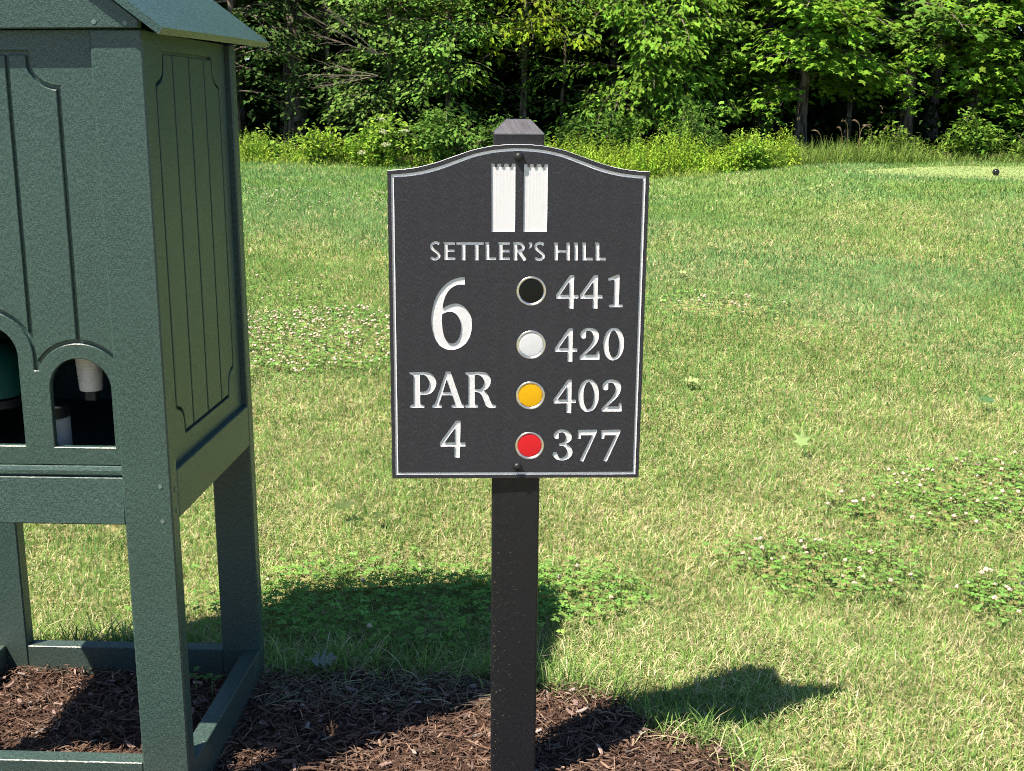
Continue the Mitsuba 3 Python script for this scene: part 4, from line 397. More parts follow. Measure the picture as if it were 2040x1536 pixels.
def gpoly(rings): return Polygon(np.array(rings[0]) / 1000, [np.array(r) / 1000 for r in rings[1:]]).buffer(0)
discs = [('black', .0243, .3512), ('white', .0250, .2530), ('yellow', .0249, .1583), ('red', .0246, .0625)]
RO = .0268
holes = [border] + [Point(x, z_).buffer(RO, 24) for _, x, z_ in discs]
words = {k: [gpoly(g) for g in v] for k, v in GLYPHS.items()}
holes += [g for v in words.values() for g in v]
faced = board.difference(unary_union(holes))
REC = .0023
part(sign, 'face', sw(plate(faced, .0004, .0, back=False)), 'black_plastic', 'black textured board face')
part(sign, 'core', sw(cat([plate(faced, REC - .0004, 0, back=False, w0=.0004), plate(board, .0091 - REC, 0, w0=REC)])), 'white_core')
part(sign, 'backing', sw(plate(board, .0006, 0, w0=.0091)), 'black_plastic')
part(sign, 'border_line', sw(plate(border.buffer(-.0001), .0003, 0, back=False, w0=REC - .0003)), 'white_core', 'white engraved line round the edge of the board')
NAMES = {'hole_number': 'hole number 6', 'par_text': 'lettering PAR', 'par_number': 'number 4 below PAR', 'black_tee_distance': 'number 441 beside the black dot', 'white_tee_distance': 'number 420 beside the white dot',
         'yellow_tee_distance': 'number 402 beside the yellow dot', 'red_tee_distance': 'number 377 beside the red dot', 'course_name': "lettering SETTLER'S HILL", 'tower_emblem': 'two white battlemented towers'}
for k, gs in words.items():
    if len(gs) == 1:
        part(sign, k, sw(plate(gs[0].buffer(-.0001), .0003, 0, back=False, w0=REC - .0003)), 'white_core', NAMES[k]); continue
    h = sign + '__' + k; used.add(h); labels[h] = {'label': NAMES[k]}
    for g in gs:
        part(h, 'tower' if k == 'tower_emblem' else 'character', sw(plate(g.buffer(-.0001), .0003, 0, back=False, w0=REC - .0003)), 'white_ribbed' if k == 'tower_emblem' else 'white_core')
def on_board(m, x, z_):   # lathe axis towards the viewer
    r = np.asarray(m.vertices); return sw(trimesh.Trimesh(np.column_stack([x + r[:, 0], -r[:, 2], z_ + r[:, 1]]), m.faces, process=False))
def ring_mesh(prof, n=64):
    a = np.linspace(0, 2 * np.pi, n + 1); P = np.array(prof)
    v = np.stack([np.outer(np.cos(a), P[:, 0]), np.outer(np.sin(a), P[:, 0]), np.tile(P[:, 1], (n + 1, 1))], -1).reshape(-1, 3)
    uv = np.stack([np.repeat(a / (2 * np.pi), len(P)), np.tile(np.linspace(0, 1, len(P)), n + 1)], -1)
    return trimesh.Trimesh(v, np.vstack([grid_faces(n + 1, len(P))[:, [0, 1, 2]], grid_faces(n + 1, len(P))[:, [0, 2, 3]]]), process=False), uv
for c, x, z_ in discs:
    d = sign + '__' + c + '_dot'; used.add(d); labels[d] = {'label': f'{c} tee dot in a bright metal rim'}
    m, uv = ring_mesh([(.0220, -.003), (.0222, -.0012), (.0232, -.0003), (.0245, .0003), (.0258, .0001), (.0266, -.0007), (.0267, -.003)])
    part(d, 'rim', on_board(m, x, z_), 'rim_metal', smooth=True, uv=uv)
    part(d, 'disc', on_board(lathe([(.0219, -.0032), (.0219, -.0018), (.0212, -.0013), (.0200, -.0011), (.012, -.0008), (0, -.0007)], 64), x, z_), 'disc_' + c, smooth=30)
for x, z_ in ((-.0001, .5868), (.0028, .0218)):
    part(sign, 'bolt', on_board(lathe([(.0074, 0.0003), (.0084, .0012), (.0082, .0026), (.0072, .0052), (.0045, .0071), (0, .0078)], 28), x, z_), 'bolt_black', smooth=35)
# post
c_ = .004; hw_ = .0445; v0_, v1_ = .0100, .0990
pcx, pcy = .0, (v0_ + v1_) / 2
shaft = hull([(pcx + sx * a, pcy + sy * b, z_) for z_ in (-.80, .624) for sx in (-1, 1) for sy in (-1, 1) for a, b in ((hw_ - c_, hw_), (hw_, hw_ - c_), (hw_ - c_ * .3, hw_ - c_ * .3))])
PT = thing('sign_post', 'square black post behind the hole sign with a grey sloping top and dusty lower half', 'post')
def pw(m): m = m.copy(); m.vertices = SO + np.asarray(m.vertices) @ rot(.0424 - .02, .0017, -.0072).T; return m
part(PT, 'shaft', pw(shaft), 'post_black', smooth=False)
cap = hull([(pcx + sx * a, pcy + sy * a, z_) for a, z_ in ((hw_ - .0005, .6242), (hw_ - .0005, .626), (.0215, .6485)) for sx in (-1, 1) for sy in (-1, 1)])
part(PT, 'bevelled_top', pw(cap), 'cap_black')

# ---------------------------------------------------------------- tee marker
sphere = trimesh.creation.icosphere(3, .042); dim = meshkit.noise(np.asarray(sphere.vertices) * 160); sphere.vertices *= (1 - .012 * dim)[:, None]
sphere.apply_translation((5.77, 15.04, float(terrain(5.77, 15.04)) + .068))
mk = thing('tee_marker', 'small black ball marker on the pale tee box at far right', 'tee marker')
part(mk, 'ball', sphere, 'marker_black', smooth=True)
part(mk, 'spike', lathe([(0, 0), (.006, 0), (.006, .06), (0, .06)], 10, (5.77, 15.04, float(terrain(5.77, 15.04)) - .02)), 'marker_black')

# ---------------------------------------------------------------- turf
CLOVER = [(-.32, 3.10, .46, .26, 3400, 6), (.16, 3.22, .24, .15, 2400, 3), (.93, 3.40, .26, .20, 2400, 24), (1.50, 3.20, .24, .17, 2400, 22), (1.78, 4.15, .42, .34, 1900, 70), (1.35, 3.9, .3, .2, 1500, 14),
          (-1.02, 6.35, .58, .72, 1200, 400), (1.22, 7.4, .40, .34, 500, 22), (-1.5, 7.6, .5, .5, 150, 18), (-2.6, 13.6, 1.2, .5, 20, 90), (-1.4, 12.6, 1.3, .6, 15, 70)]
def clover_cover(x, y):
    c = np.zeros_like(x)
    for cx, cy, rx, ry, _, _ in CLOVER[:8]: c = np.maximum(c, 1 - sm(.6, 1.05, np.hypot((x - cx) / rx, (y - cy) / ry)))
    return c
def dryness(x, y):
    base = np.interp(y, [2, 4.2, 5.2, 6.0, 7.4, 8.6, 10.5, 13, 15, 18], [.48, .47, .38, .20, .12, .22, .26, .22, .30, .28])
    base = base - .14 * sm(.2, -1.5, x) * sm(6.5, 9, y) + .06 * sm(1, 3, x) * sm(8, 10, y)
    n1 = meshkit.fbm(np.stack([x * 2.6, y * 2.1, 0 * x], -1), 3, 3) - .5; n2 = meshkit.fbm(np.stack([x * .55, y * .5, 0 * x], -1), 2, 9) - .5
    return np.clip(base + .9 * n1 + .45 * n2 - .45 * clover_cover(x, y), .03, .97)
GREEN, LIME, STRAW, BLUE = np.array([.135, .275, .078]), np.array([.27, .40, .10]), np.array([.56, .52, .31]), np.array([.115, .245, .108])
def grass_colors(x, y, r):
    n = len(x); d = dryness(x, y); u = r.random(n)
    g = GREEN + (LIME - GREEN) * np.clip(r.beta(1.3, 1.6, n) * .75 + .45 * (d - .25), 0, 1)[:, None]
    bl = sm(.35, .7, meshkit.fbm(np.stack([x * .9, y * .8, 0 * x + 4], -1), 2, 21)) * sm(5.0, 6.5, y)
    g = g + (BLUE * 1.15 - g) * (bl * .45)[:, None]
    c = np.where((u < d * .46)[:, None], STRAW * (.72 + .5 * r.random((n, 1))), g)
    t1 = meshkit.fbm(np.stack([x * 11, y * 9, 0 * x + 2], -1), 2, 31)[:, None]
    return np.clip(c * np.exp(r.normal(0, .18, (n, 1))) * (.72 + .56 * t1), .01, .85), u < d * .46
def blades(x, y, h, w, seg, r):
    n = len(x); col, dry = grass_colors(x, y, r)
    az = r.random(n) * 2 * np.pi; lean = np.where(dry, r.uniform(.6, 1.35, n), r.uniform(.15, .95, n))
    dirh = np.stack([np.cos(az), np.sin(az), 0 * az], -1); side_ = np.stack([-np.sin(az), np.cos(az), 0 * az], -1)
    tw = r.normal(0, .5, n); side_ = unit(side_ + dirh * tw[:, None])
    base = np.stack([x, y, terrain(x, y) - .002 + np.where(dry, r.random(n) * .010, 0)], -1)
    V = []
    for k in range(seg + 1):
        t = k / seg; a = lean * (.45 + .75 * t)
        p = base + dirh * (h * t * np.sin(a))[:, None] + np.array([0, 0, 1]) * (h * t * np.cos(np.minimum(a, 1.45)))[:, None]
        if k < seg:
            ww = (w * (1 - .55 * t))[:, None] * .5
            V += [p - side_ * ww, p + side_ * ww]
        else: V.append(p)
    k = len(V); v = np.stack(V, 1).reshape(-1, 3); f = []
    for s in range(seg - 1): f += [[2 * s, 2 * s + 1, 2 * s + 3], [2 * s, 2 * s + 3, 2 * s + 2]]
    f.append([2 * seg - 2, 2 * seg - 1, 2 * seg])
    F = (np.array(f)[None] + (np.arange(n) * k)[:, None, None]).reshape(-1, 3)
    return v, F, np.repeat(col, k, 0)
def scatter(y0, y1, dens, r, margin=.9):
    ymax = .44 * y1 + margin - .2; n = int(dens * (y1 - y0) * 2 * ymax)
    x, y = r.uniform(-ymax, ymax, n), r.uniform(y0, y1, n)
    k = (np.abs(x) < .44 * y + margin - .2) & ~in_bed(x, y + .0)
    return x[k], y[k]
r1 = np.random.default_rng(11); turf = []
for y0, y1, dens, hh, ww, seg in ((2.2, 3.3, 27000, .031, .0024, 2), (3.3, 4.8, 18000, .033, .0028, 2), (4.8, 6.6, 9500, .038, .0037, 2), (6.6, 9.0, 6500, .044, .0052, 1), (9.0, 12.5, 3200, .050, .0078, 1), (12.5, 18.6, 1500, .055, .012, 1)):
    x, y = scatter(y0, y1, dens, r1)
    if y1 > 14:
        k = ((x - 8) / 3.7) ** 2 + ((y - 15.75) / 1.1) ** 2 > 1; x, y = x[k], y[k]
    k = r1.random(len(x)) > .55 * clover_cover(x, y); x, y = x[k], y[k]
    n = len(x)
    turf.append(blades(x, y, hh * r1.uniform(.55, 1.35, n), ww * r1.uniform(.7, 1.35, n), seg, r1))
# longer fringe at the edge of the bed and a few stray blades in it
x = r1.uniform(-1.6, .62, 2600); y = bed_edge(x) + r1.normal(.03, .035, 2600)
turf.append(blades(x, y, r1.uniform(.05, .11, 2600), r1.uniform(.002, .004, 2600), 3, r1))
x, y = r1.uniform(-9, 9, 60000), r1.uniform(2.0, 18, 60000); k = (np.abs(x) > .44 * y + .55) & ~in_bed(x, y); x, y = x[k], y[k]; n = len(x)
turf.append(blades(x, y, .05 * r1.uniform(.6, 1.3, n), .010 * r1.uniform(.7, 1.3, n), 1, r1))
vf, c = join_c(turf)
solo('lawn_grass', 'short mown lawn grass, green mixed with dry straw blades', 'grass', vf, 'grass', kind='stuff', color=c)
# fine turf on the tee
a, q = r1.random(9000) * 2 * np.pi, np.sqrt(r1.random(9000))
x, y = tee_xy(q, a); k = x < 9.5; x, y = x[k], y[k]; n = len(x)
v, f, c = blades(x, y, r1.uniform(.012, .022, n), np.full(n, .012), 1, r1); v[:, 2] += .03
solo('tee_grass', 'close-mown pale turf of the tee box', 'grass', (v, f), 'grass', kind='stuff', color=np.clip(c * .3 + np.array([.17, .225, .085]) * .75, 0, 1))

# clover
r2 = np.random.default_rng(23); cl = []; fl = []
for cx, cy, rx, ry, dens, nf in CLOVER:
    n = int(dens * rx * ry * math.pi); a = r2.random(n) * 2 * np.pi; q = np.sqrt(r2.random(n)) * (.95 + .30 * (meshkit.noise(np.stack([np.cos(a) * 2.2 + cx * 9, np.sin(a) * 2.2 + cy * 5, 0 * a], -1)) - .5) * 2 + .26 * np.abs(r2.normal(size=n)))
    x, y = cx + rx * q * np.cos(a), cy + ry * q * np.sin(a); k = ~in_bed(x, y); x, y = x[k], y[k]; n = len(x)
    zt = terrain(x, y) + r2.uniform(.025, .055, n); rot0 = r2.random(n) * 2 * np.pi; s = r2.uniform(.011, .017, n) * (1 + .06 * max(0, cy - 4))
    col = rcol((.165, .32, .075), n, .2, r=r2)
    tilt = np.stack([r2.normal(0, .35, n), r2.normal(0, .35, n), np.ones(n)], -1)
    for j in range(3):
        aa = rot0 + j * 2.094; Dv = np.stack([np.cos(aa), np.sin(aa), .1 + 0 * aa], -1)
        cl.append((*leaves(np.stack([x, y, zt], -1), Dv, tilt, s, 'clover', col),) if False else leaves(np.stack([x, y, zt], -1), Dv, tilt, s, 'coarse', col))
    a, q = r2.random(nf) * 2 * np.pi, np.sqrt(r2.random(nf)) * 1.05
    fl += [(cx + rx * p * math.cos(b), cy + ry * p * math.sin(b)) for b, p in zip(a, q)]
vf, c = join_c(cl)
solo('clover_leaves', 'patches of green clover leaves growing in the lawn', 'clover', vf, 'leaf', kind='stuff', color=c)
def flower_mesh(seed):
    r = np.random.default_rng(seed); m = trimesh.creation.icosphere(1, 1.0); v = np.asarray(m.vertices).copy()
    v *= (1 + .22 * r.normal(size=(len(v), 1))); v[:, 2] *= .85
    st = tube([(0, 0, -4.6), (.1, 0, -2.5), (0, 0, -.5)], .11, 4)
    col = np.vstack([np.clip(np.array([.50, .44, .33]) * np.where(v[:, 2:] < -.1, [[.70, .50, .40]], 1.0) * r.uniform(.85, 1.15, (len(v), 1)), 0, .9), np.tile([.12, .2, .05], (len(st[0]), 1))])
    return np.vstack([v, st[0]]), np.vstack([np.asarray(m.faces), st[1] + len(v)]), col
fm = [flower_mesh(i) for i in range(3)]
fl = [p for p in fl if not in_bed(np.array(p[0]), np.array(p[1]))]
fl.sort(key=lambda p: p[1]); rest = []
fply = [mikit.ply((v, f), 'vertex_matte', color=c) for v, f, c in fm]
for i, (x, y) in enumerate(fl):
    s = r2.uniform(.0042, .0078); zt = float(terrain(x, y)) + r2.uniform(.036, .058); m3 = i % 3
    if i < 300:
        if x > .5 and y < 5: lab, grp = 'small white clover head in the lawn right of the sign', 'clover heads right of the sign'
        elif x < 0 and y > 5: lab, grp = 'small cream clover head in the lawn between cabinet and sign', 'clover heads between cabinet and sign'
        else: lab, grp = 'small white clover head in the lawn behind the sign', 'clover heads behind the sign'
        k = thing('clover_flower', lab, 'flower', grp)
        scene[k] = {**fply[m3], 'to_world': T().translate([x, y, zt]).rotate([0, 0, 1], float(r2.random() * 360)).rotate([1, 0, 0], float(r2.normal(0, 12))).scale(s)}
    else:
        v, f, c = fm[m3]; rest.append((v * s * 1.15 + [x, y, zt], f, c))
if rest:
    vf, c = join_c(rest); solo('distant_clover_flowers', 'far white clover heads scattered over the lawn', 'flower', vf, 'vertex_matte', kind='stuff', color=c)

# ---------------------------------------------------------------- mulch chips
r3 = np.random.default_rng(31)
def chips(n, L, Wd, xr, yr, cols, lift):
    x, y = r3.uniform(*xr, n), r3.uniform(*yr, n); k = in_bed(x, y - .03 * r3.random(n)); x, y = x[k], y[k]; n = len(x)
    l, w, t = r3.uniform(*L, n), r3.uniform(*Wd, n), r3.uniform(.0008, .002, n)
    az, el = r3.random(n) * 2 * np.pi, r3.normal(0, .22, n)
    d = np.stack([np.cos(az) * np.cos(el), np.sin(az) * np.cos(el), np.sin(el)], -1); s = np.stack([-np.sin(az), np.cos(az), r3.normal(0, .3, n)], -1); s = unit(s); u = np.cross(d, s)
    c0 = np.stack([x, y, .007 + .75 * lift * r3.random(n) + terrain(x, y)], -1); bend = r3.normal(0, .12, n)
    V = []
    for q in (-.5, .0, .5):
        wq = w * (1 - .5 * abs(q) * r3.random(n) * 2)
        p = c0 + d * (l * q)[:, None] + u * (bend * l * (.25 - q * q) * 2)[:, None]
        V += [p - s * (wq / 2)[:, None], p + s * (wq / 2)[:, None], p + s * (wq / 2)[:, None] * .8 + u * t[:, None], p - s * (wq / 2)[:, None] * .8 + u * t[:, None]]
    f = []
    for b in (0, 4):
        for i in range(4): j = (i + 1) % 4; f += [[b + i, b + j, b + 4 + j], [b + i, b + 4 + j, b + 4 + i]]
    f += [[0, 2, 1], [0, 3, 2], [8, 9, 10], [8, 10, 11]]
    ci = cols[r3.integers(0, len(cols), n)] * np.exp(r3.normal(0, .3, (n, 1)))
    return np.stack(V, 1).reshape(-1, 3), (np.array(f)[None] + (np.arange(n) * 12)[:, None, None]).reshape(-1, 3), np.repeat(np.clip(ci, 0, .8), 12, 0)
BR = np.array([(.092, .056, .038), (.070, .041, .029), (.12, .075, .051), (.04, .024, .018), (.165, .115, .083), (.098, .064, .048)])
items = [chips(9000, (.010, .04), (.002, .006), (-1.5, .66), (1.95, 2.85), BR, .022), chips(12500, (.015, .055), (.0009, .0022), (-1.5, .66), (1.95, 2.85), BR * 1.2, .026),
         chips(1100, (.02, .06), (.0010, .0020), (-.62, .05), (2.48, 2.72), np.array([(.22, .20, .13), (.13, .16, .09), (.18, .15, .11)]), .03),
         chips(1800, (.015, .05), (.003, .008), (-2.5, -1.5), (1.5, 2.85), BR, .02), chips(1600, (.015, .05), (.003, .008), (-1.5, .6), (1.45, 1.95), BR, .02), chips(420, (.012, .03), (.006, .012), (-1.5, .6), (2.2, 2.72), np.array([(.20, .17, .155), (.17, .12, .10)]), .03)]
vf, c = join_c(items)
solo('bark_mulch', 'shredded brown bark mulch covering the bed', 'mulch', vf, 'vertex_matte', kind='stuff', color=c)

# ---------------------------------------------------------------- fallen leaves, seedlings
def oak_leaf(size, lobes=3, seed=0):
    r = np.random.default_rng(seed); top = [(0, .012), (.22, .03)]
    for i in range(lobes):
        a = .25 + .6 * i / lobes; wmax = [.30, .36, .24][i % 3] * r.uniform(.85, 1.15)
        top += [(a + .01, .11), (a + .14, wmax * 1.1), (a + .20, wmax), (a + .17, .12)]
    top += [(1.0, .02)]
    g = Polygon(top + [(x_, -y_ * r.uniform(.85, 1.15)) for x_, y_ in top[::-1]]).buffer(0)
    if g.geom_type != 'Polygon': g = max(g.geoms, key=lambda q_: q_.area)
    m = plate(g.segmentize(.12), .006, 0); v = np.asarray(m.vertices)[:, [0, 2, 1]].copy()
    v[:, 2] = -v[:, 2] + .10 * np.abs(v[:, 1]) ** 1.2 * 2 + .14 * (v[:, 0] - .45) ** 2 + .05 * np.sin(v[:, 0] * 9 + v[:, 1] * 7)
    return trimesh.Trimesh(v * size, m.faces, process=False)
FALLEN = [(1.11, 4.52, .075, .12, 1.35, .85, (.22, .32, .11), 'pale green star-shaped fallen leaf lying on the lawn right of the sign'),
          (-.585, 3.76, .058, .085, .15, .35, (.06, .095, .025), 'larger dark green fallen oak leaf on the lawn beside the cabinet leg'),
          (-.45, 3.74, .05, .06, -.5, .25, (.05, .08, .02), 'smaller dark green leaf fragment on the lawn left of the post'),
          (1.10, 8.50, .045, .11, .1, .05, (.22, .28, .11), 'far pale fallen leaf on the green part of the lawn'),
          (.77, 5.53, .042, .10, .1, .04, (.22, .29, .11), 'pale fallen leaf on the lawn close to the right edge of the sign'),
          (2.03, 5.22, .055, .09, .3, .2, (.05, .12, .045), 'dark green fallen leaf on the lawn near the right edge'),
          (-.475, 2.63, .05, .08, .1, .25, (.15, .18, .14), 'greyish fallen leaf on the mulch between cabinet and post')]
for i, (x, y, z_, s, az, tilt, col, lab) in enumerate(FALLEN):
    if i == 0:
        tips5 = [(8, 1.0), (58, .82), (112, .62), (-50, .88), (-108, .55), (178, .5)]; ring_ = []
        for q_, (a_, r_) in enumerate(sorted(tips5)):
            ring_ += [(r_ * math.cos(math.radians(a_)), r_ * math.sin(math.radians(a_))), (.33 * math.cos(math.radians(a_ + 27)), .33 * math.sin(math.radians(a_ + 27)))]
        mm_ = plate(Polygon(ring_).buffer(0).segmentize(.15), .012, 0); v_ = np.asarray(mm_.vertices)[:, [0, 2, 1]].copy(); v_[:, 2] = -v_[:, 2] + .30 * (v_[:, 0] ** 2 - .8 * v_[:, 1] ** 2) + .1 * v_[:, 1]
        m = trimesh.Trimesh(v_ * .058, mm_.faces, process=False)
    else: m = oak_leaf(s, 3, i)
    m.apply_transform(trimesh.transformations.rotation_matrix(az, (0, 0, 1))); m.apply_transform(trimesh.transformations.rotation_matrix(tilt, (1, 0, 0)))
    m.apply_translation((x, y, z_ + float(terrain(x, y))))
    solo('fallen_leaf', lab, 'leaf', m, 'vertex_matte', color=np.tile(col, (len(m.vertices), 1)), smooth=True)
for i, (x, y, lab) in enumerate(((-.705, 2.54, 'tiny round-leaved weed seedling in the mulch behind the cabinet leg'), (-.665, 2.525, 'second tiny weed seedling in the mulch, right of the first'))):
    C = np.tile([[x, y, .06]], (5, 1)) + r3.normal(0, .004, (5, 3)); a = np.arange(5) * 1.3
    v, f, c = leaves(C, np.stack([np.cos(a), np.sin(a), .25 + 0 * a], -1), np.tile([[0, 0, 1.0]], (5, 1)), np.full(5, .022), 'coarse', np.tile([[.12, .22, .07]], (5, 1)))
    k = thing('weed_seedling', lab, 'plant')
    part(k, 'leaf', (v, f), 'leaf', color=c)
    tvv, tff = tube([(x, y, .012), (x + .002, y, .04), (x, y, .061)], .0016, 5); part(k, 'stem', (tvv, tff), 'vertex_matte', color=np.tile([.16, .22, .08], (len(tvv), 1)))

# ---------------------------------------------------------------- woodland
def bent(p0, p1, n, amp, r):
    t = np.linspace(0, 1, n)[:, None]; p = np.asarray(p0) * (1 - t) + np.asarray(p1) * t
    off = r.normal(0, amp, (n, 3)); off[0] = 0; off = np.cumsum(off, 0) * .6; off[:, 2] *= .3
    return p + off * np.sqrt(t)
def spray_leaves(P, Dd, n, r, spread, flat, size, kind, col, out, droop=.35, yellow=.0):
    """n leaves about each twig: P tips (k,3), Dd twig directions."""
    k = len(P); t = -r.random((k, n)) * 1.0
    s1 = unit(np.cross(Dd, [[0, 0, 1.0]])); lat = r.normal(0, .5, (k, n))
    C = P[:, None] + Dd[:, None] * (t * spread * 1.3)[..., None] + s1[:, None] * (lat * spread * (.55 + .45 * (1 + t)))[..., None]
    C[..., 2] += r.normal(0, flat, (k, n)) - np.abs(lat) * flat * .8
    ld = Dd[:, None] * r.uniform(.2, 1.0, (k, n, 1)) + s1[:, None] * (np.sign(lat) * r.uniform(.2, 1.0, (k, n)))[..., None]
    ld = unit(ld); ld[..., 2] -= r.uniform(0, droop * 2, (k, n))
    N = np.stack([r.normal(0, .35, (k, n)), r.normal(0, .35, (k, n)), np.ones((k, n))], -1) + np.asarray(out)[:, None] * r.uniform(.1, .9, (k, n, 1))
    C, ld, N = C.reshape(-1, 3), ld.reshape(-1, 3), N.reshape(-1, 3); m = len(C)
    kc = np.repeat(np.exp(r.normal(0, .16, (k, 1))), n, 0)
    return leaves(C, ld, N, size * r.uniform(.65, 1.25, m), kind, np.clip(rcol(col, m, .16, yellow, r) * kc, .003, .9))
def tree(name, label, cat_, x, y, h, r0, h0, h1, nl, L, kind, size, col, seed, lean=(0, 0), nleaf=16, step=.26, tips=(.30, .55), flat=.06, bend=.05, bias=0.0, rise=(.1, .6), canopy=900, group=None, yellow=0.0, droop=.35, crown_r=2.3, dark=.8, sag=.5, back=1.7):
    r = np.random.default_rng(seed); z0 = float(terrain(x, y))
    k = thing(name, label, cat_, group)
    top = (x + lean[0] * h, y + lean[1] * h, z0 + h)
    tr = bent((x, y, z0 - .05), top, 14, bend, r); rad = r0 * (1 - .75 * np.linspace(0, 1, 14)); rad[0] *= 1.45; rad[1] *= 1.1
    part(k, 'trunk', tube(tr, rad, 10), 'bark', smooth=True)
    br, P, Dd, O = [], [], [], []
    for i in range(nl):
        zz = h0 + (h1 - h0) * (i + r.random() * .8) / nl; tt = np.clip(zz / h, 0, .95) * 13; j = int(tt); p0 = tr[j] + (tr[min(j + 1, 13)] - tr[j]) * (tt - j)
        az = r.random() * 2 * np.pi if r.random() > bias else -np.pi / 2 + r.normal(0, .75)
        ln = L * r.uniform(.6, 1.1); up = r.uniform(*rise); hd = np.array([np.cos(az), np.sin(az), 0])
        s = np.linspace(0, 1, 8)[:, None]
        c = p0 + hd * ln * s + np.array([0, 0, 1]) * ln * (up * s - sag * s ** 2) + np.cumsum(r.normal(0, .025, (8, 3)), 0)
        br.append(tube(c, max(.006, r0 * .30 * ln / L) * (1 - .85 * s[:, 0]), 5))
        nt = max(3, int(ln / step)); 
        for q in range(nt):
            u = .22 + .78 * (q + r.random() * .7) / nt; m = min(int(u * 7), 6); a0 = c[m] + (c[m + 1] - c[m]) * (u * 7 - m)
            sd = (1 if q % 2 else -1) * r.uniform(.4, 1.3) if u < .93 else r.normal(0, .2)
            d2 = np.array([np.cos(az + sd), np.sin(az + sd), r.uniform(-.25, .25)]); d2 /= np.linalg.norm(d2)
            l2 = r.uniform(*tips); a1 = a0 + d2 * l2 - np.array([0, 0, .12 * l2])
            br.append(tube(np.stack([a0, (a0 + a1) / 2 + [0, 0, .03], a1]), np.array([.005, .0035, .002]), 3))
            P.append(a1); Dd.append(d2); O.append(hd * .6 + d2 * .4)
    it = []
    if P:
        P, Dd, O = np.array(P), np.array(Dd), np.array(O); P[:, 2] = np.maximum(P[:, 2], z0 + .12)
        it.append(spray_leaves(P, Dd, nleaf, r, .30, flat, size, kind, col, O, droop, yellow))
    if br: part(k, 'branches', join(br), 'bark', smooth=True)
    if canopy:
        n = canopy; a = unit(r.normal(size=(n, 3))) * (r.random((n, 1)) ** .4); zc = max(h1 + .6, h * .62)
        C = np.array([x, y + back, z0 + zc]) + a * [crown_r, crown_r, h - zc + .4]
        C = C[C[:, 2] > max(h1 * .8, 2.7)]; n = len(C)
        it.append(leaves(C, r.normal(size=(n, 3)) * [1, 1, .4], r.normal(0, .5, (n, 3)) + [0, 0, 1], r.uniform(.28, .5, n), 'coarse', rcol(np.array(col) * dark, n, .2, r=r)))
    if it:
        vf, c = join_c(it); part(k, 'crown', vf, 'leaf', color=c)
    return k
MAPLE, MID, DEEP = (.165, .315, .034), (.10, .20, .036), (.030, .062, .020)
tree('maple_tree', 'bright maple with straight grey trunk and layered sprays behind the tall grass', 'tree', 4.35, 19.3, 8.0, .085, .95, 2.9, 34, 1.45, 'maple', .118, MAPLE, 101, lean=(-.02, 0), nleaf=26, bias=.5, canopy=900)
tree('maple_tree', 'bright maple at the right edge above the tee marker', 'tree', 7.15, 19.8, 8.0, .07, .7, 3.0, 36, 1.45, 'maple', .118, MAPLE, 102, nleaf=26, bias=.5, canopy=900)
tree('boxelder_tree', 'dense bright leafy tree right behind the sign with drooping foliage', 'tree', 1.9, 19.7, 8.0, .09, .5, 3.0, 64, 1.4, 'ovate', .115, (.155, .295, .038), 103, nleaf=34, bias=.5, canopy=900, droop=.6, sag=.7)
tree('leafy_tree', 'mid green leafy tree left of the sign with dead branches at its side', 'tree', -1.98, 19.7, 7.5, .06, .7, 2.9, 44, 1.1, 'ovate', .095, (.15, .265, .06), 104, nleaf=34, bias=.5, canopy=800)
tree('slender_tree', 'slender pale-trunked tree rising behind the shrubs left of the sign', 'tree', -1.02, 19.2, 7.5, .05, .95, 2.9, 38, 1.0, 'ovate', .095, (.145, .275, .052), 105, lean=(-.012, 0), bend=.07, nleaf=30, bias=.4, canopy=800)
tree('yellowish_tree', 'yellow green tree whose foliage hangs above the signpost', 'tree', .1, 19.7, 8.0, .06, 1.65, 3.0, 26, 1.3, 'ovate', .10, (.19, .28, .024), 106, nleaf=28, bias=.6, canopy=900, droop=.7)
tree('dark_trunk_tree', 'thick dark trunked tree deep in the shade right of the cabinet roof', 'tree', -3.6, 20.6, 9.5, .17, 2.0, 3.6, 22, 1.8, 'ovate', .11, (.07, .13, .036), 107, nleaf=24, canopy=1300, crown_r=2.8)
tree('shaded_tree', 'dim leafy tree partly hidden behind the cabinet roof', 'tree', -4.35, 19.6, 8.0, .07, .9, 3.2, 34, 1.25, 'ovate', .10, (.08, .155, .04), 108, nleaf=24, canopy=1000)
tree('tall_trunk_tree', 'tall straight dark trunk between the two bright maples', 'tree', 6.1, 19.8, 9.5, .095, 1.7, 3.6, 24, 1.6, 'maple', .115, (.095, .19, .03), 109, lean=(.008, 0), bend=.02, nleaf=22, canopy=1200)
tree('edge_tree', 'leafy tree hidden behind the cabinet', 'tree', -6.4, 19.2, 8.0, .07, .7, 3.2, 24, 1.5, 'ovate', .10, MID, 110, nleaf=18, canopy=1000)
tree('edge_tree', 'leafy tree beyond the right edge of the view', 'tree', 9.4, 19.2, 8.0, .07, .6, 3.2, 24, 1.6, 'maple', .115, MAPLE, 111, nleaf=16, canopy=1000)
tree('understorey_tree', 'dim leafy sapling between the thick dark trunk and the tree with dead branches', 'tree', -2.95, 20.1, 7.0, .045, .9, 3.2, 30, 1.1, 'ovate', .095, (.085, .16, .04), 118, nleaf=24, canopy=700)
tree('edge_tree', 'leafy tree far left beyond the cabinet', 'tree', -8.9, 19.0, 8.0, .07, .6, 3.2, 24, 1.6, 'ovate', .11, MID, 115, nleaf=14, canopy=900)
tree('edge_tree', 'leftmost leafy tree of the woodland edge', 'tree', -11.6, 19.4, 8.0, .07, .6, 3.2, 24, 1.6, 'ovate', .11, MID, 116, nleaf=14, canopy=900)
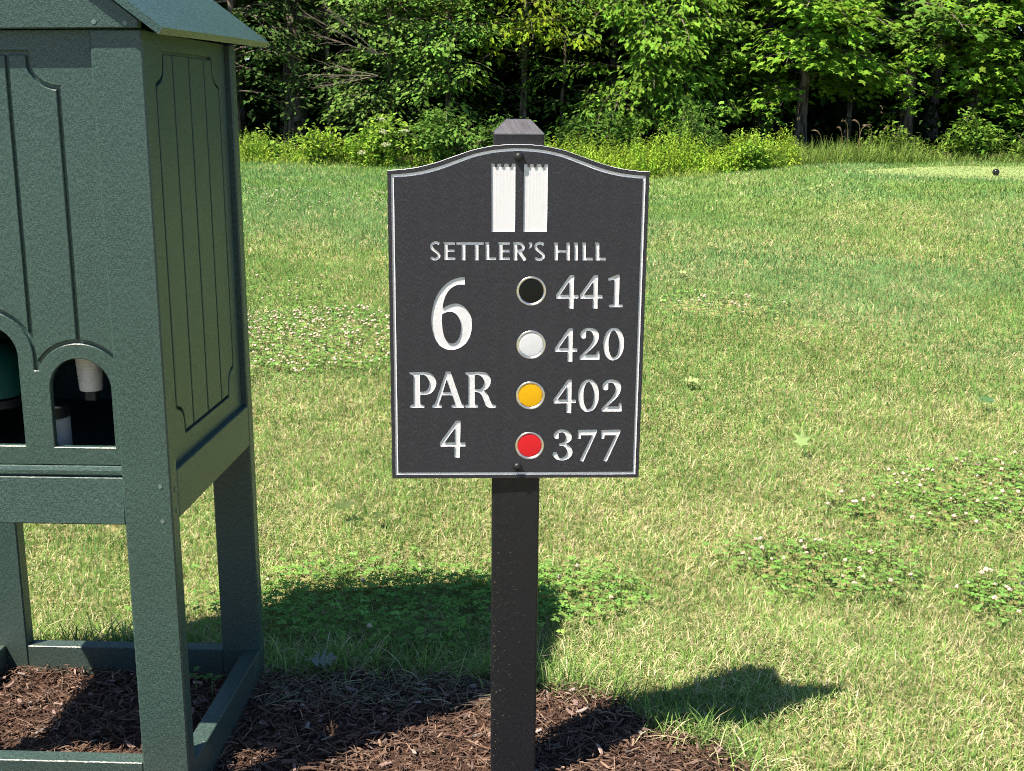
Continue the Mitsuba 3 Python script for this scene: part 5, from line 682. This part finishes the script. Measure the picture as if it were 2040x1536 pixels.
tree('edge_tree', 'rightmost leafy tree of the woodland edge', 'tree', 12.0, 19.3, 8.0, .07, .6, 3.2, 24, 1.6, 'ovate', .11, MID, 117, nleaf=14, canopy=900)
tree('understorey_tree', 'thin sapling in the dark gap just right of the post top', 'tree', .72, 19.9, 6.5, .03, .8, 2.9, 20, .9, 'ovate', .095, (.085, .17, .03), 112, nleaf=22, canopy=500, bend=.06)
tree('understorey_tree', 'mid green small tree filling the gap between dense tree and maple', 'tree', 3.2, 20.1, 7.0, .05, .8, 3.0, 36, 1.3, 'maple', .11, (.13, .25, .038), 113, nleaf=24, canopy=900, bias=.4)
tree('understorey_tree', 'small dim tree between the right maple and the tall dark trunk', 'tree', 5.3, 20.2, 7.5, .045, 1.1, 3.2, 28, 1.25, 'maple', .11, (.09, .19, .03), 114, nleaf=22, canopy=900)
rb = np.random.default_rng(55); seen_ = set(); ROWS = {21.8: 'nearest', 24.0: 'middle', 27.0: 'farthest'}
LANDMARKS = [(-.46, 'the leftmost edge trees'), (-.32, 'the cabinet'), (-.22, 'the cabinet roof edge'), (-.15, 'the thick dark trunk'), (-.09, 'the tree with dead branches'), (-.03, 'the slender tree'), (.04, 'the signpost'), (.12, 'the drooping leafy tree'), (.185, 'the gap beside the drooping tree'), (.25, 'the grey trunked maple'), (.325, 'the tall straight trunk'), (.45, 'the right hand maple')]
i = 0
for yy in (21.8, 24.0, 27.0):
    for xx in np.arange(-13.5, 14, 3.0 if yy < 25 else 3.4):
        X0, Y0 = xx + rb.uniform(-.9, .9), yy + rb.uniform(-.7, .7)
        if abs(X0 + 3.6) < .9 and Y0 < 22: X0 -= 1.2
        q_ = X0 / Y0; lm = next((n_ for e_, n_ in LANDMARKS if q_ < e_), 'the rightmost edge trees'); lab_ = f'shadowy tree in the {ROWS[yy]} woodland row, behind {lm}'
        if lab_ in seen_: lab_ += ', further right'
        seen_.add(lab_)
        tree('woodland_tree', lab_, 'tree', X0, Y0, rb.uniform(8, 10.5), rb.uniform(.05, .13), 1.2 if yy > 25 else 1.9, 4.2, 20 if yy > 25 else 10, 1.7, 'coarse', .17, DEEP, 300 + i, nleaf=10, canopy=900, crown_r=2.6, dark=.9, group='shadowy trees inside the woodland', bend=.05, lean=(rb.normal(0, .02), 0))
        i += 1
# dark undergrowth deep inside and behind
r4 = np.random.default_rng(66)
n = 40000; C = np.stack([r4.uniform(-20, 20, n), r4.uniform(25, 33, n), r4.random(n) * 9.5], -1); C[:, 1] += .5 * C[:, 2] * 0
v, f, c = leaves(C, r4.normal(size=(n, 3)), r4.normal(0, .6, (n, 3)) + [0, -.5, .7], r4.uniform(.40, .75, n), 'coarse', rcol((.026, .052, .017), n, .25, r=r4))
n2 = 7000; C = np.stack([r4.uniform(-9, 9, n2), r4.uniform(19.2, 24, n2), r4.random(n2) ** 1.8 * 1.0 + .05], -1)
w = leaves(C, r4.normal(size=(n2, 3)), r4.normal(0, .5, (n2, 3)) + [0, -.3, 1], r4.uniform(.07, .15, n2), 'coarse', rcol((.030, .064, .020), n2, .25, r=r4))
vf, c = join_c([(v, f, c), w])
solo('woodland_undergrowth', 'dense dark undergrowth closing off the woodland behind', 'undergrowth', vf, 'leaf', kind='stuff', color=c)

def shrub(name, label, x, y, rx, ry, h, kind, size, col, seed, n, cat_='shrub', flowers=0, stems=9, yellow=0, fcol=(.72, .74, .52)):
    r = np.random.default_rng(seed); z0 = float(terrain(x, y)); k = thing(name, label, cat_); st, P, Dd = [], [], []
    for i in range(stems * 3):
        a = r.random() * 2 * np.pi; q = np.sqrt(r.random()); tip = np.array([x + rx * q * np.cos(a), y + ry * q * np.sin(a), z0 + h * (1 - .5 * q * q) * r.uniform(.7, 1.08)])
        b = np.array([x + .15 * rx * r.normal(), y + .15 * ry * r.normal(), z0 - .02]); mid_ = (b + tip) / 2 + [0, 0, .12 * h]
        if i < stems * 2: st.append(tube(np.stack([b, mid_, tip]), np.array([.010, .007, .003]), 5))
        for t in np.linspace(.25, 1, 7):
            p = (1 - t) ** 2 * b + 2 * t * (1 - t) * mid_ + t * t * tip + r.normal(0, .05, 3); d = np.array([p[0] - x, p[1] - y, .25]) + r.normal(0, .35, 3)
            P.append(p); Dd.append(d / np.linalg.norm(d))
    P, Dd = np.array(P), np.array(Dd); P[:, 2] = np.maximum(P[:, 2], z0 + .04)
    m = max(2, n // len(P)); part(k, 'stems', join(st), 'bark', smooth=True)
    vf, c = join_c([spray_leaves(P, Dd, m, r, .17, .05, size, kind, col, Dd, .35, yellow)]); part(k, 'foliage', vf, 'leaf', color=c)
    for i in range(flowers):
        a = -np.pi / 2 + r.normal(0, .7); q = r.uniform(.6, 1.0); c0 = np.array([x + rx * q * np.cos(a), y + ry * q * np.sin(a) - .05, z0 + h * r.uniform(.25, .95)])
        g = r.normal(0, 1, (46, 3)) * [.026, .024, .012] + c0; sph = trimesh.creation.icosphere(0, .011)
        part(k, 'blossom', join([(np.asarray(sph.vertices) + p, np.asarray(sph.faces)) for p in g]), 'vertex_matte', color=np.tile(fcol, (46 * 12, 1)))
shrub('elder_shrub', 'bright shrub with flat cream blossom clusters left of the sign', -1.95, 17.95, .62, .5, .72, 'ovate', .085, (.21, .36, .05), 201, 2600, flowers=5, fcol=(.36, .40, .22))
shrub('dark_leafy_shrub', 'taller mid green shrub just left of the sign at the lawn edge', -1.0, 17.85, .62, .5, .88, 'ovate', .085, (.12, .23, .045), 202, 3200)
shrub('feathery_shrub', 'upright feathery light green shrub behind the wildflowers right of the sign', 2.55, 17.75, .42, .4, .92, 'lance', .10, (.125, .23, .05), 203, 2600)
shrub('low_shrub', 'yellow green shrub at the right end of the wildflower band', 3.15, 16.95, .36, .3, .44, 'ovate', .07, (.22, .37, .05), 204, 1400)
shrub('broad_shrub', 'small light shrub right of the tall grass by the tee box', 5.25, 17.7, .42, .3, .50, 'ovate', .075, (.15, .25, .04), 205, 1300)
shrub('corner_shrub', 'leafy shrub below the right maple at the back of the tee', 6.45, 17.85, .45, .4, .66, 'ovate', .08, (.13, .24, .035), 206, 1900)
shrub('corner_shrub', 'shrub at the far right corner behind the tee', 7.4, 17.9, .5, .4, .6, 'ovate', .08, (.11, .21, .035), 207, 1500)
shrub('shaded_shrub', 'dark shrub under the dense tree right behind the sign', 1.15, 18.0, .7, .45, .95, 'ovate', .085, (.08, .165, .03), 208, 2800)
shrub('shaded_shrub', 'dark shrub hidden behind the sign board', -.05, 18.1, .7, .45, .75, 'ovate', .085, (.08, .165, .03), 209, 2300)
shrub('bright_shrub', 'bright yellow green shrub near the cabinet at the lawn edge', -2.85, 18.15, .45, .4, .55, 'ovate', .07, (.25, .40, .05), 210, 1700)
shrub('bright_shrub', 'low bright shrub right beside the cabinet edge', -3.75, 18.5, .55, .4, .42, 'ovate', .07, (.22, .36, .06), 211, 1500)

# wildflower band
r5 = np.random.default_rng(77)
def weeds(n, xr, front_y, depth, hr, col, nl=22, sz=(.062, .105)):
    x = r5.uniform(*xr, n); y = front_y(x) + depth * r5.random(n); z0 = terrain(x, y); h = r5.uniform(*hr, n) * (.75 + .45 * (y - front_y(x)) / depth) * (1 - .32 * sm(2.0, 3.0, x) * (x < 4)) * (.75 + .6 * meshkit.noise(np.stack([x * 2.2, 0 * x, 0 * x], -1)))
    t = np.tile(np.linspace(.12, 1, nl), (n, 1)); a = r5.random((n, nl)) * 6.28; ln = np.stack([r5.normal(0, .12, n), r5.normal(0, .12, n)], -1)
    C = np.stack([x[:, None] + ln[:, :1] * t * h[:, None], y[:, None] + ln[:, 1:] * t * h[:, None], z0[:, None] + t * h[:, None]], -1)
    Dv = np.stack([np.cos(a), np.sin(a), .2 - .9 * r5.random((n, nl))], -1); N = np.stack([.5 * np.cos(a), .5 * np.sin(a), np.ones_like(a)], -1)
    S = r5.uniform(*sz, (n, nl)) * (1.15 - .6 * t); cc = np.repeat(rcol(col, n, .2, .25, r5), nl, 0) * np.exp(r5.normal(0, .12, (n * nl, 1)))
    st = [tube(np.stack([[x[i], y[i], z0[i]], C[i, nl // 2], C[i, -1]]), np.array([.004, .003, .0015]), 3) for i in range(n)]
    sv = join(st)
    return [leaves(C.reshape(-1, 3), Dv.reshape(-1, 3), N.reshape(-1, 3), S.reshape(-1), 'lance', np.clip(cc, 0, .9)), (np.asarray(sv.vertices), np.asarray(sv.faces), np.tile([.10, .15, .03], (len(sv.vertices), 1)))]
it = weeds(640, (.1, 3.9), lambda x: 16.35 + .10 * np.sin(x * 3) + .75 * sm(2.0, 4.2, x), .95, (.36, .62), (.36, .54, .07), 22) + weeds(300, (-12, -4.6), lambda x: 17.9 + .12 * np.sin(x * 2), .7, (.22, .45), (.33, .50, .075), 14, (.08, .13)) + weeds(260, (-4.6, -2.0), lambda x: 18.0 + .12 * np.sin(x * 4), .6, (.22, .42), (.33, .50, .075), 18) + weeds(120, (-2.3, -.2), lambda x: 17.55 + 0 * x, .4, (.14, .3), (.28, .44, .065), 16) + weeds(170, (4.6, 8.5), lambda x: 17.55 + .1 * np.sin(x * 3), .6, (.14, .32), (.22, .34, .06), 16)
vf, c = join_c(it)
solo('wildflower_band', 'bright yellow green band of leafy wildflowers along the lawn edge', 'wildflowers', vf, 'leaf', kind='stuff', color=c)
def tall_grass(n, xr, y0, depth, hr, col):
    x = r5.uniform(*xr, n); y = y0 + depth * r5.random(n); h = r5.uniform(*hr, n)
    v, f, c = blades(x, y, h, np.full(n, .008), 3, r5); v[:, 2] += 0
    return v, f, np.repeat(rcol(col, n, .2, .1, r5), 7, 0)
vf, c = join_c([tall_grass(2600, (3.2, 5.6), 17.0, .9, (.16, .42), (.18, .28, .065)), tall_grass(900, (-4.6, -.2), 17.7, .5, (.08, .18), (.30, .38, .09)), tall_grass(900, (.1, 2.6), 16.2, .4, (.08, .18), (.30, .40, .09)), tall_grass(1500, (5.4, 9), 17.3, .5, (.10, .22), (.18, .28, .07))])
solo('tall_grass', 'unmown tall grass along the edge of the woodland', 'grass', vf, 'leaf', kind='stuff', color=c)
for i, x in enumerate((4.30, 4.52, 4.66, 4.80, 4.95, 5.12, 4.72)):
    y = 17.35 + .4 * r5.random(); z0 = float(terrain(x, y)); h = r5.uniform(.36, .56); d = r5.choice([-1, 1]) * r5.uniform(.02, .05)
    k = thing('seed_stalk', 'thin stalk with drooping brown seed head in the tall grass by the grey trunk', 'plant', 'seed stalks in the tall grass')
    p = np.array([(x, y, z0), (x + d * .2, y, z0 + h * .5), (x + d * .6, y, z0 + h * .85), (x + d, y, z0 + h * .98)]); v, f = tube(p, np.array([.004, .0035, .003, .0025]), 4); part(k, 'stem', (v, f), 'vertex_matte', color=np.tile([.20, .17, .08], (len(v), 1)))
    q = p[-1] + np.array([(0, 0, 0), (d * .6, 0, .028), (d * 1.3, 0, .05), (d * 2.1, 0, .058), (d * 2.9, 0, .05)]); v, f = tube(q, np.array([.003, .010, .013, .010, .003]), 6); v += r5.normal(0, .003, v.shape); part(k, 'seed_head', (v, f), 'vertex_matte', color=np.tile([.14, .10, .06], (len(v), 1)))
# dead branches
def dead(label, base, tips_, seed):
    r = np.random.default_rng(seed); k = thing('dead_branch', label, 'branch'); it = []
    for tp_ in tips_:
        c = bent(base, tp_, 9, .018, r); it.append(tube(c, np.linspace(.012, .003, 9), 5))
        for j in range(3, 9):
            for s in range(2):
                e = c[j] + (c[j] - c[j - 1]) * r.uniform(1.0, 2.6) + r.normal(0, .06, 3) + [-.04, 0, .02]; it.append(tube(np.stack([c[j], (c[j] + e) / 2 + r.normal(0, .015, 3), e]), np.array([.004, .003, .0015]), 4))
    m = join(it); scene[k] = mikit.ply(m, 'vertex_matte', smooth=True, color=np.tile([.17, .14, .115], (len(m.vertices), 1)))
dead('lower bare dead branch fanning out left of the mid green tree', (-2.0, 18.3, 1.25), [(-2.75, 18.15, 1.25), (-2.7, 18.2, 1.12), (-2.6, 18.1, 1.38)], 1)
dead('upper bare dead branch reaching up left beside the mid green tree', (-2.0, 18.4, 1.55), [(-2.8, 18.1, 2.0), (-2.65, 18.1, 2.2), (-2.85, 18.2, 1.8)], 2)
